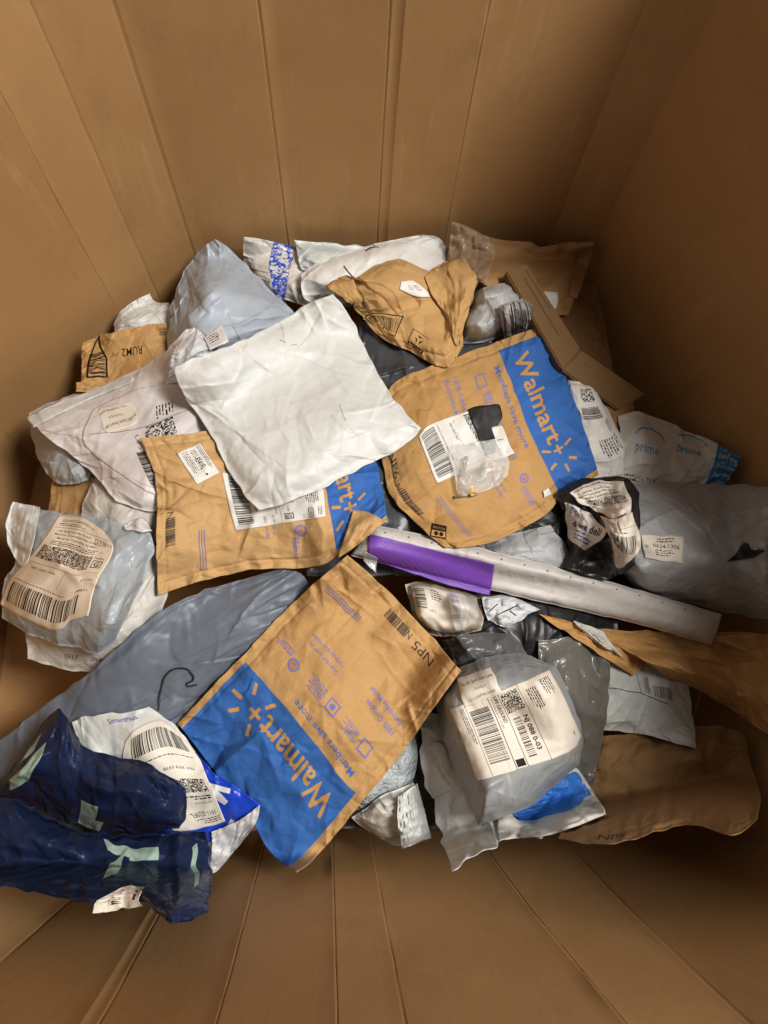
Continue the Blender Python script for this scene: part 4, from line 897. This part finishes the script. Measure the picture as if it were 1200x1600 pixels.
bag('paper_mailer', 'crumpled brown paper mailer with black outlined code box and recycling mark, near the back', 'kraft', [[(510, 446), (535, 428), (552, 436), (585, 415), (612, 402), (640, 410), (662, 430)], [(695, 408), (722, 405), (748, 436), (738, 465), (722, 500)], [(724, 540), (712, 562), (699, 581), (660, 560), (640, 548)], [(600, 530), (575, 510), (560, 490), (535, 455)]], .022, n=184, fold=1.5, slack=(.055, .055), stiff=.18, ink=ink_brown_top, rough=3.2, tilt=(.02, .02, 0, 0), soft=.15, body='mailer_body', lump=.3,
    parts=[dict(name='side_fold', loop=[[(664, 432), (690, 412), (708, 406)], [(726, 404), (748, 437), (738, 466)], [(722, 522), (712, 545)], [(700, 500), (680, 470)]], style='kraft', off=.002, puff=.007, scr=.003, thick=.001, rough=2.5),
           dict(name='printed_code_box', loop=[[(567, 498), (580, 486)], [(632, 494)], [(617, 528)], [(592, 512)]], style='kraft', off=.0004, ink=print_scan, n=20, rough=.3),
           dict(name='recycling_mark', loop=[[(646, 512)], [(672, 530)], [(660, 556)], [(634, 538)]], style='kraft', off=.0004, ink=print_recycle, n=16, rough=0),
           dict(name='open_flap', loop=[[(509, 447), (522, 438)], [(552, 436), (560, 455)], [(566, 480)], [(540, 470), (525, 458)]], style='kraft', off=.004, puff=.006, scr=.003, thick=.001, rough=1.5),
           dict(name='sticker', loop=[[(626, 440)], [(645, 438), (662, 448)], [(672, 464), (650, 463)], [(624, 452)]], style='paperwhite', ink=lambda I: I.text('551 YES', .35, .3, .35, K2, w=.5), off=.0015, n=10, label='small white sticker')])
bag('poly_mailer', 'black packet wrapped in crumpled white and cream labels beside the fat grey mailer', 'black', [[(870, 770), (900, 748), (945, 745), (980, 742)], [(1000, 770), (1003, 820)], [(990, 885), (965, 905), (930, 905)], [(885, 890), (890, 840), (878, 805)]], .055, slack=(.06, .06), rough=3, body='packet_body', cat='packet', soft=.2,
    parts=[dict(name='shipping_label', loop=[[(890, 770), (915, 752)], [(975, 752), (985, 775)], [(985, 800), (960, 812)], [(935, 800), (905, 785)]], style='paper', ink=label_clump_a, scr=.005, off=.002, rough=3, label='cream label with address lines and dense code'),
           dict(name='shipping_label', loop=[[(938, 806), (960, 812)], [(988, 800), (998, 830), (1002, 862)], [(975, 885), (960, 892)], [(958, 860), (955, 840)]], style='paper', ink=label_clump_b, scr=.004, off=.0022, rough=2, label='cream label with a barcode'),
           dict(name='promo_label', loop=[[(882, 785), (905, 790)], [(925, 805), (938, 820), (951, 832)], [(915, 860), (900, 855)], [(888, 840), (885, 810)]], style='pinkish', ink=label_wedo, scr=.005, off=.004, rough=2.5, label='white slip with dark blue words')])
bag('poly_mailer', 'pinkish white mailer with a large faint shipping label, left of the plain white one', 'pinkish', [[(42, 652), (90, 628), (150, 605), (215, 580), (262, 548)], [(290, 515), (312, 512), (335, 545), (345, 600)], [(345, 680), (300, 740), (262, 790), (235, 806)], [(180, 782), (130, 725), (80, 690)]], .04, n=184, slack=(.04, .04), soft=.3, rough=2.2, body='mailer_body',
    parts=[dict(name='fold_strip', loop=[[(42, 655), (130, 615)], [(206, 586), (212, 596)], [(150, 620), (100, 642)], [(52, 668)]], style='white', off=.003, thick=.0015, puff=.002, label='glossy folded white edge'),
           dict(name='shipping_label', loop=[[(330, 600), (345, 640)], [(330, 672), (300, 715), (258, 788)], [(180, 735), (120, 690)], [(145, 640), (200, 612), (240, 600)]], style='pinkish', ink=lambda I: (I.dots(.36, .44, .54, .66, K, 20, 18, 4, .5), I.bars(.56, .34, .90, .56, K, 6, 34), I.fine(.20, .66, .014, 6, .13, K, 2), I.fine(.05, .90, .013, 6, .12, K, 4), I.fine(.56, .60, .012, 2, .3, K, 5), I.text('UPS', .40, .37, .03, K), I.rect(.35, .05, .352, .95, K2), I.rect(.92, .1, .925, .9, K2)), off=.0012, n=40, label='large pinkish label with faint print'),
           dict(name='store_sticker', loop=[[(214, 650), (216, 662)], [(168, 676), (160, 672)], [(158, 652), (150, 638)], [(200, 628), (212, 636)]], style='paper', ink=smart, off=.0025, n=16, label='cream rounded sticker reading upside down')])
bag('poly_mailer', 'small crumpled grey-white mailer corner peeking out above the plain white mailer', 'greyblue', [[(262, 560), (285, 530)], [(303, 511), (318, 530)], [(330, 552), (300, 562)], [(262, 590)]], .012, slack=(.09, .09), mat=dict(col=(.55, .57, .60)), body='mailer_body', sink=-.002,
    parts=[dict(name='shipping_label', loop=[[(318, 528)], [(346, 507), (352, 520)], [(358, 534)], [(328, 548)]], style='pinkish', off=.003, n=10, ink=lambda I: I.fine(.1, .8, .08, 4, .7, K2, 3))])
bag('poly_mailer', 'grey parcel covered by a large cream shipping label marked G, at the left wall', 'greyblue', [[(22, 786), (50, 790), (90, 800), (150, 806)], [(235, 832), (242, 860), (228, 900)], [(200, 960), (165, 1026), (130, 1015), (60, 1000)], [(2, 965), (0, 905), (30, 880), (10, 830)]], .055, n=184, prof='box', edge=(.4, .4), slack=(.06, .05), rough=3, soft=.15, seam=(.02, .02), folds='wrap', fold=1.7, body='wrapped_body', lump=.25, mat=dict(col=(.36, .40, .44), rough=.36),
    parts=[dict(name='white_wrapping', loop=[[(20, 784), (40, 786)], [(62, 792), (58, 830)], [(42, 880), (30, 888)], [(12, 850), (8, 815)]], style='white', off=.002, scr=.004, rough=2),
           dict(name='shipping_label', loop=[[(92, 806), (120, 805), (140, 812)], [(166, 835), (181, 858), (165, 885), (150, 905)], [(138, 962), (110, 968), (98, 984), (70, 984)], [(0, 945), (12, 905), (40, 880), (70, 840)]], style='paper', ink=fedex, off=.0016, n=44, rough=1.6, inkh=720, label='large cream shipping label, wrinkled and torn round its edge', mat=dict(col=(.76, .66, .54))),
           dict(name='torn_paper', loop=[[(194, 822), (215, 806)], [(228, 812), (232, 824)], [(238, 830), (215, 830)], [(195, 828)]], style='pinkish', off=.006, scr=.006, n=14, rough=2)])
bag('paper_mailer', 'brown paper mailer with turned-down corner and half-hidden blue panel, left of centre', 'kraft', [[(552, 630), (592, 720)], [(607, 812), (570, 845), (530, 866), (500, 890), (390, 890), (330, 905)], [(245, 932), (241, 860), (244, 770), (236, 725)], [(217, 683), (290, 676), (345, 668), (450, 640)]], .03, n=184, slack=(.04, .035), stiff=.18, ink=store_mailer(.745, .80, .085, '', .30), soft=.35, rough=1.6, mat=dict(col=(.56, .35, .155)), fold=1.3, body='mailer_body',
    parts=[dict(name='shipping_label', loop=[[(500, 752), (506, 765)], [(509, 807), (440, 818)], [(368, 829), (360, 800)], [(347, 738)]], style='paperwhite', ink=half_fedex, label='white shipping label with barcode and boxed G', n=32, rough=.5),
           dict(name='code_sticker', loop=[[(312, 692)], [(343, 738)], [(308, 757)], [(276, 708)]], style='paperwhite', ink=small_tag('1011-8541FL'), off=.0014, n=14, rough=.3, label='small white sticker 1011-8541FL'),
           dict(name='folded_corner', loop=[[(552, 797), (575, 798)], [(603, 814)], [(570, 843), (548, 860)], [(528, 872), (540, 835)]], style='kraft', off=.004, n=24, thick=.001, scr=.004, puff=.008, rough=.8, label='turned-down plain brown corner', mat=dict(col=(.56, .35, .155)))])
bag('poly_mailer', 'plain glossy white unmarked mailer on top of the heap', 'white', [[(268, 574), (300, 558), (345, 545), (420, 512), (480, 472)], [(520, 458), (545, 485), (572, 545), (605, 610)], [(659, 668), (645, 692), (560, 735), (480, 775), (440, 790)], [(405, 798), (385, 782), (350, 725), (315, 655), (285, 620)]], .03, n=184, slack=(.035, .04), stiff=.16, soft=.35, rough=2, prof='pillow', edge=(.3, .3), lump=.25, fold=.95, mat=dict(stain=.03), sink=.006,
    ink=ink_marks([[(.60, .90), (.62, .87)], [(.64, .84), (.67, .83)], [(.70, .30), (.72, .40)]], (.3, .3, .3, 1), .003))
bag('paper_mailer', 'brown paper mailer marked NP5 with upside-down blue panel, front centre of the heap', 'kraft', [[(463, 1365), (425, 1342), (395, 1290), (340, 1215)], [(275, 1130), (380, 1020), (478, 918)], [(543, 866), (560, 878), (600, 915), (660, 975)], [(722, 1048), (695, 1085), (650, 1150), (600, 1215), (545, 1280), (490, 1350)]], .04, n=184, slack=(.028, .026), stiff=.18, ink=store_mailer(.615, .685, .09, 'NP5', .17), tilt=(.05, .03, 0, 0), fold=1.2, soft=.25, rough=1.4, mat=dict(col=(.52, .31, .125)), sink=.008)
bag('poly_mailer', 'small white and bright blue glossy mailer with a wrinkled cream barcode label', 'white', [[(112, 1128), (140, 1115), (190, 1112)], [(232, 1104), (275, 1130), (310, 1180), (345, 1215)], [(405, 1255), (408, 1275), (380, 1310), (335, 1368)], [(240, 1330), (180, 1290), (130, 1200)]], .035, slack=(.06, .06), soft=.3, rough=2.4, ink=ink_small_blue, mat=dict(rough=.28), body='mailer_body',
    parts=[dict(name='shipping_label', loop=[[(352, 1283), (330, 1292)], [(275, 1300), (200, 1250), (190, 1190)], [(196, 1158), (215, 1135), (252, 1122)], [(285, 1150), (312, 1185), (330, 1230)]], style='paperwhite', off=.0016, n=34, rough=1.5, mat=dict(col=(.74, .70, .62)),
                ink=lambda I: (I.bars(.30, .12, .95, .26, K, 4, 40) if False else None, I.rect(0, 0, 0, 0, K), I.bars(.08, .06, .86, .24, K, 5, 40), I.fine(.08, .30, .012, 1, .8, K2, 3), I.text('7909 3979 5978', .12, .40, .025, K, w=.40, bold=.01), I.dots(.06, .52, .50, .66, K, 40, 20, 3, .55), I.text('136 Edmonds', .06, .76, .022, K, w=.3), I.fine(.06, .72, .015, 2, .4, K, 4), I.text('1011-2529FL', .08, .85, .05, K, w=.44, bold=.01), I.fine(.05, .96, .012, 3, .5, K2, 6)), label='wrinkled cream label with barcode'),
           dict(name='silver_corner', loop=[[(330, 1300), (370, 1285)], [(406, 1258), (404, 1282)], [(375, 1320), (335, 1368)], [(328, 1360), (332, 1330)]], style='greyblue', off=.004, scr=.008, n=20, mat=dict(col=(.62, .63, .65), rough=.25))])
bag('poly_mailer', 'navy blue mailer sausage with pale green shapes, upper one in the front left corner', 'navy', [[(30, 1185), (52, 1150), (72, 1122), (98, 1095), (115, 1165), (200, 1182), (250, 1200)], [(292, 1232), (294, 1262)], [(280, 1295), (200, 1306), (120, 1292), (60, 1262)], [(-25, 1245), (0, 1218)]], .06, n=184, prof='rollu', edge=(.15, .4), slack=(.07, .05), rough=4, soft=.3, ink=ink_navy_a, folds='crush', fold=1.2, seam=(.02, .03), lump=.5, tilt=(.05, .05, .05, .05))
bag('poly_mailer', 'navy blue mailer with a pale green letter Y, lower one in the front left corner', 'navy', [[(-30, 1262), (10, 1240), (50, 1262), (120, 1300), (180, 1306), (250, 1300)], [(322, 1298), (330, 1345), (330, 1385)], [(326, 1425), (280, 1448), (255, 1438), (225, 1400), (150, 1418), (70, 1398)], [(-30, 1380), (-40, 1320)]], .06, n=184, prof='rollu', edge=(.12, .4), slack=(.07, .05), rough=4, soft=.3, ink=ink_navy_b, folds='crush', fold=1.2, tilt=(.08, .08, .13, .13), seam=(.02, .03), lump=.4, body='mailer_body',
    parts=[dict(name='code_sticker', loop=[[(222, 1392), (215, 1408)], [(224, 1416), (190, 1422)], [(144, 1427), (150, 1408)], [(165, 1400), (198, 1380)]], style='paper', ink=lambda I: (I.text('0101-1344', .15, .3, .3, K, w=.6, bold=.01), I.fine(.1, .85, .08, 1, .6, K2, 2)), off=.003, n=16, scr=.002, label='torn cream sticker with digits')])
def curve_tube(name, pts, r, material, parent=None):
    c = bpy.data.curves.new(name, 'CURVE'); c.dimensions = '3D'; s = c.splines.new('BEZIER'); s.bezier_points.add(len(pts)-1)
    for b, p in zip(s.bezier_points, pts): b.co = p; b.handle_left_type = b.handle_right_type = 'AUTO'
    c.bevel_depth = r; c.bevel_resolution = 2; c.resolution_u = 6
    o = bpy.data.objects.new(name, c); m = bpy.data.meshes.new_from_object(o); bpy.data.objects.remove(o)
    m.name = name; m.materials.clear(); m.materials.append(material); m.polygons.foreach_set('use_smooth', [True]*len(m.polygons))
    q = bpy.data.objects.new(name, m); COL.objects.link(q); q.parent = parent
    return q
def string_on(b, px):
    p = np.array(px, float); z = b.surf(p[:, 0], p[:, 1])+.0036; P = unproject(p[:, 0], p[:, 1], z)
    o = curve_tube('thread', [tuple(x) for x in P], .0011, M('black')); recentre(o, P[0]); tag(o, 'curly black thread lying on the slate blue mailer', 'thread')
def slab(name, quad, t, material, parent, P0, bev=.002):
    """flat box: quad = four 3-D top corners, t = depth below them"""
    import bmesh
    Q = np.array(quad); c = Q.mean(0); bm = bmesh.new(); nrm = np.cross(Q[1]-Q[0], Q[3]-Q[0]); nrm /= np.linalg.norm(nrm); nrm *= np.sign(nrm[2])
    vs = [bm.verts.new(tuple(q-P0)) for q in Q]+[bm.verts.new(tuple(q-nrm*t-P0)) for q in Q]
    for f in ((0, 1, 2, 3), (7, 6, 5, 4), (0, 4, 5, 1), (1, 5, 6, 2), (2, 6, 7, 3), (3, 7, 4, 0)): bm.faces.new([vs[i] for i in f])
    bmesh.ops.bevel(bm, geom=bm.edges[:], offset=bev, segments=2, affect='EDGES')
    bmesh.ops.recalc_face_normals(bm, faces=bm.faces[:])
    me = bpy.data.meshes.new(name); bm.to_mesh(me); bm.free(); me.materials.append(material)
    o = bpy.data.objects.new(name, me); COL.objects.link(o); o.parent = parent; return o
def carton():
    cm = M('card', col=(.17, .09, .03), rough=.55); dk = M('card', col=(.10, .055, .02))
    A = [(790, 424), (823, 412), (908, 546), (878, 577)]; B = [(878, 578), (909, 547), (1010, 616), (966, 641)]
    hz = lambda q, e: max(float(heap_at(np.array([x*1.0]), np.array([y*1.0]))[0]) for x, y in q)+e
    za, zb = hz(A, .018), hz(B[2:], .010)
    PA = [unproject(*A[0], za+.02), unproject(*A[1], za+.02), unproject(*A[2], za-.004), unproject(*A[3], za-.004)]
    PB = [unproject(*B[0], za-.004), unproject(*B[1], za-.004), unproject(*B[2], zb), unproject(*B[3], zb)]
    root = bpy.data.objects.new('carton', None); COL.objects.link(root); P0 = np.array(PA[3]); root.location = P0
    tag(root, 'flattened long brown carton bent in the middle, leaning against the right wall', 'carton')
    slab('carton_panel', PA, .022, cm, root, P0); slab('carton_panel', PB, .022, cm, root, P0)
    def lerp(a, b, t): return np.array(a)*(1-t)+np.array(b)*t
    # raised flap along the outer long side, standing a little proud, and the dark slits beside it
    for P, w0, t0, t1 in ((PA, .55, .12, .75), (PA, .80, .05, .5), (PB, .62, .15, .6)):
        a, b = lerp(P[0], P[1], w0), lerp(P[3], P[2], w0); d = (np.array(P[1])-np.array(P[0]))*.035
        s = [lerp(a, b, t0), lerp(a, b, t0)+d, lerp(a, b, t1)+d*.6, lerp(a, b, t1)]
        slab('slit', [x+np.array([0, 0, .0004]) for x in s], .0012, dk, root, P0, .0002)
    t = np.linspace(0, 1, 40)[:, None]
    for P in (PA, PB):
        for w in np.linspace(0, 1, 9):
            L = lerp(P[0], P[1], w)*(1-t)+lerp(P[3], P[2], w)*t; x, y = project(L); heap_add(x, y, L[:, 2]+.003)
def lathe(name, prof, material, loc, rot):
    n = 20; V = [(r*math.cos(2*math.pi*k/n), r*math.sin(2*math.pi*k/n), z) for r, z in prof for k in range(n)]
    F = [(i*n+k, i*n+(k+1) % n, (i+1)*n+(k+1) % n, (i+1)*n+k) for i in range(len(prof)-1) for k in range(n)]
    o = mesh_obj(name, V, F, material); o.location = loc; o.rotation_euler = rot
    for p in o.data.polygons: p.use_smooth = True
    return o
def fittings(b):
    br = M('brass'); dk = M('brass', col=(.20, .16, .09))
    items = [((735, 762), [(.004, 0), (.008, 0), (.008, .004), (.0055, .005), (.0055, .012), (.003, .012), (.003, 0), (.004, 0)], br, (1.2, .3, .2), 'brass screw-on cap at the lower edge of the clear bag'),
             ((752, 742), [(.004, 0), (.010, 0), (.011, .003), (.009, .006), (.004, .006), (.004, 0)], dk, (.2, .2, .5), 'dark brass ring in the middle of the clear bag'),
             ((722, 745), [(0, 0), (.003, 0), (.003, .030), (0, .030)], dk, (1.4, .1, 2.9), 'dark metal pin at the left of the clear bag'),
             ((765, 728), [(.005, 0), (.009, 0), (.009, .003), (.005, .003), (.005, 0)], br, (.5, .1, .5), 'brass washer at the right of the clear bag'),
             ((745, 772), [(0, 0), (.0022, 0), (.0022, .034), (0, .034)], dk, (1.5, 0, 4.9), 'dark metal rod along the lower edge of the clear bag')]
    for (px, py), prof, m, rot, lab in items:
        z = float(b.surf(np.array([[px*1.0]]), np.array([[py*1.0]]))[0, 0])+.006
        P = unproject(px, py, z); o = lathe('metal_fitting', prof, m, tuple(P), rot); tag(o, lab, 'fitting', 'metal fittings in the clear bag')
        heap_add(np.array([px]), np.array([py]), np.array([z+.004]))
lay_all()
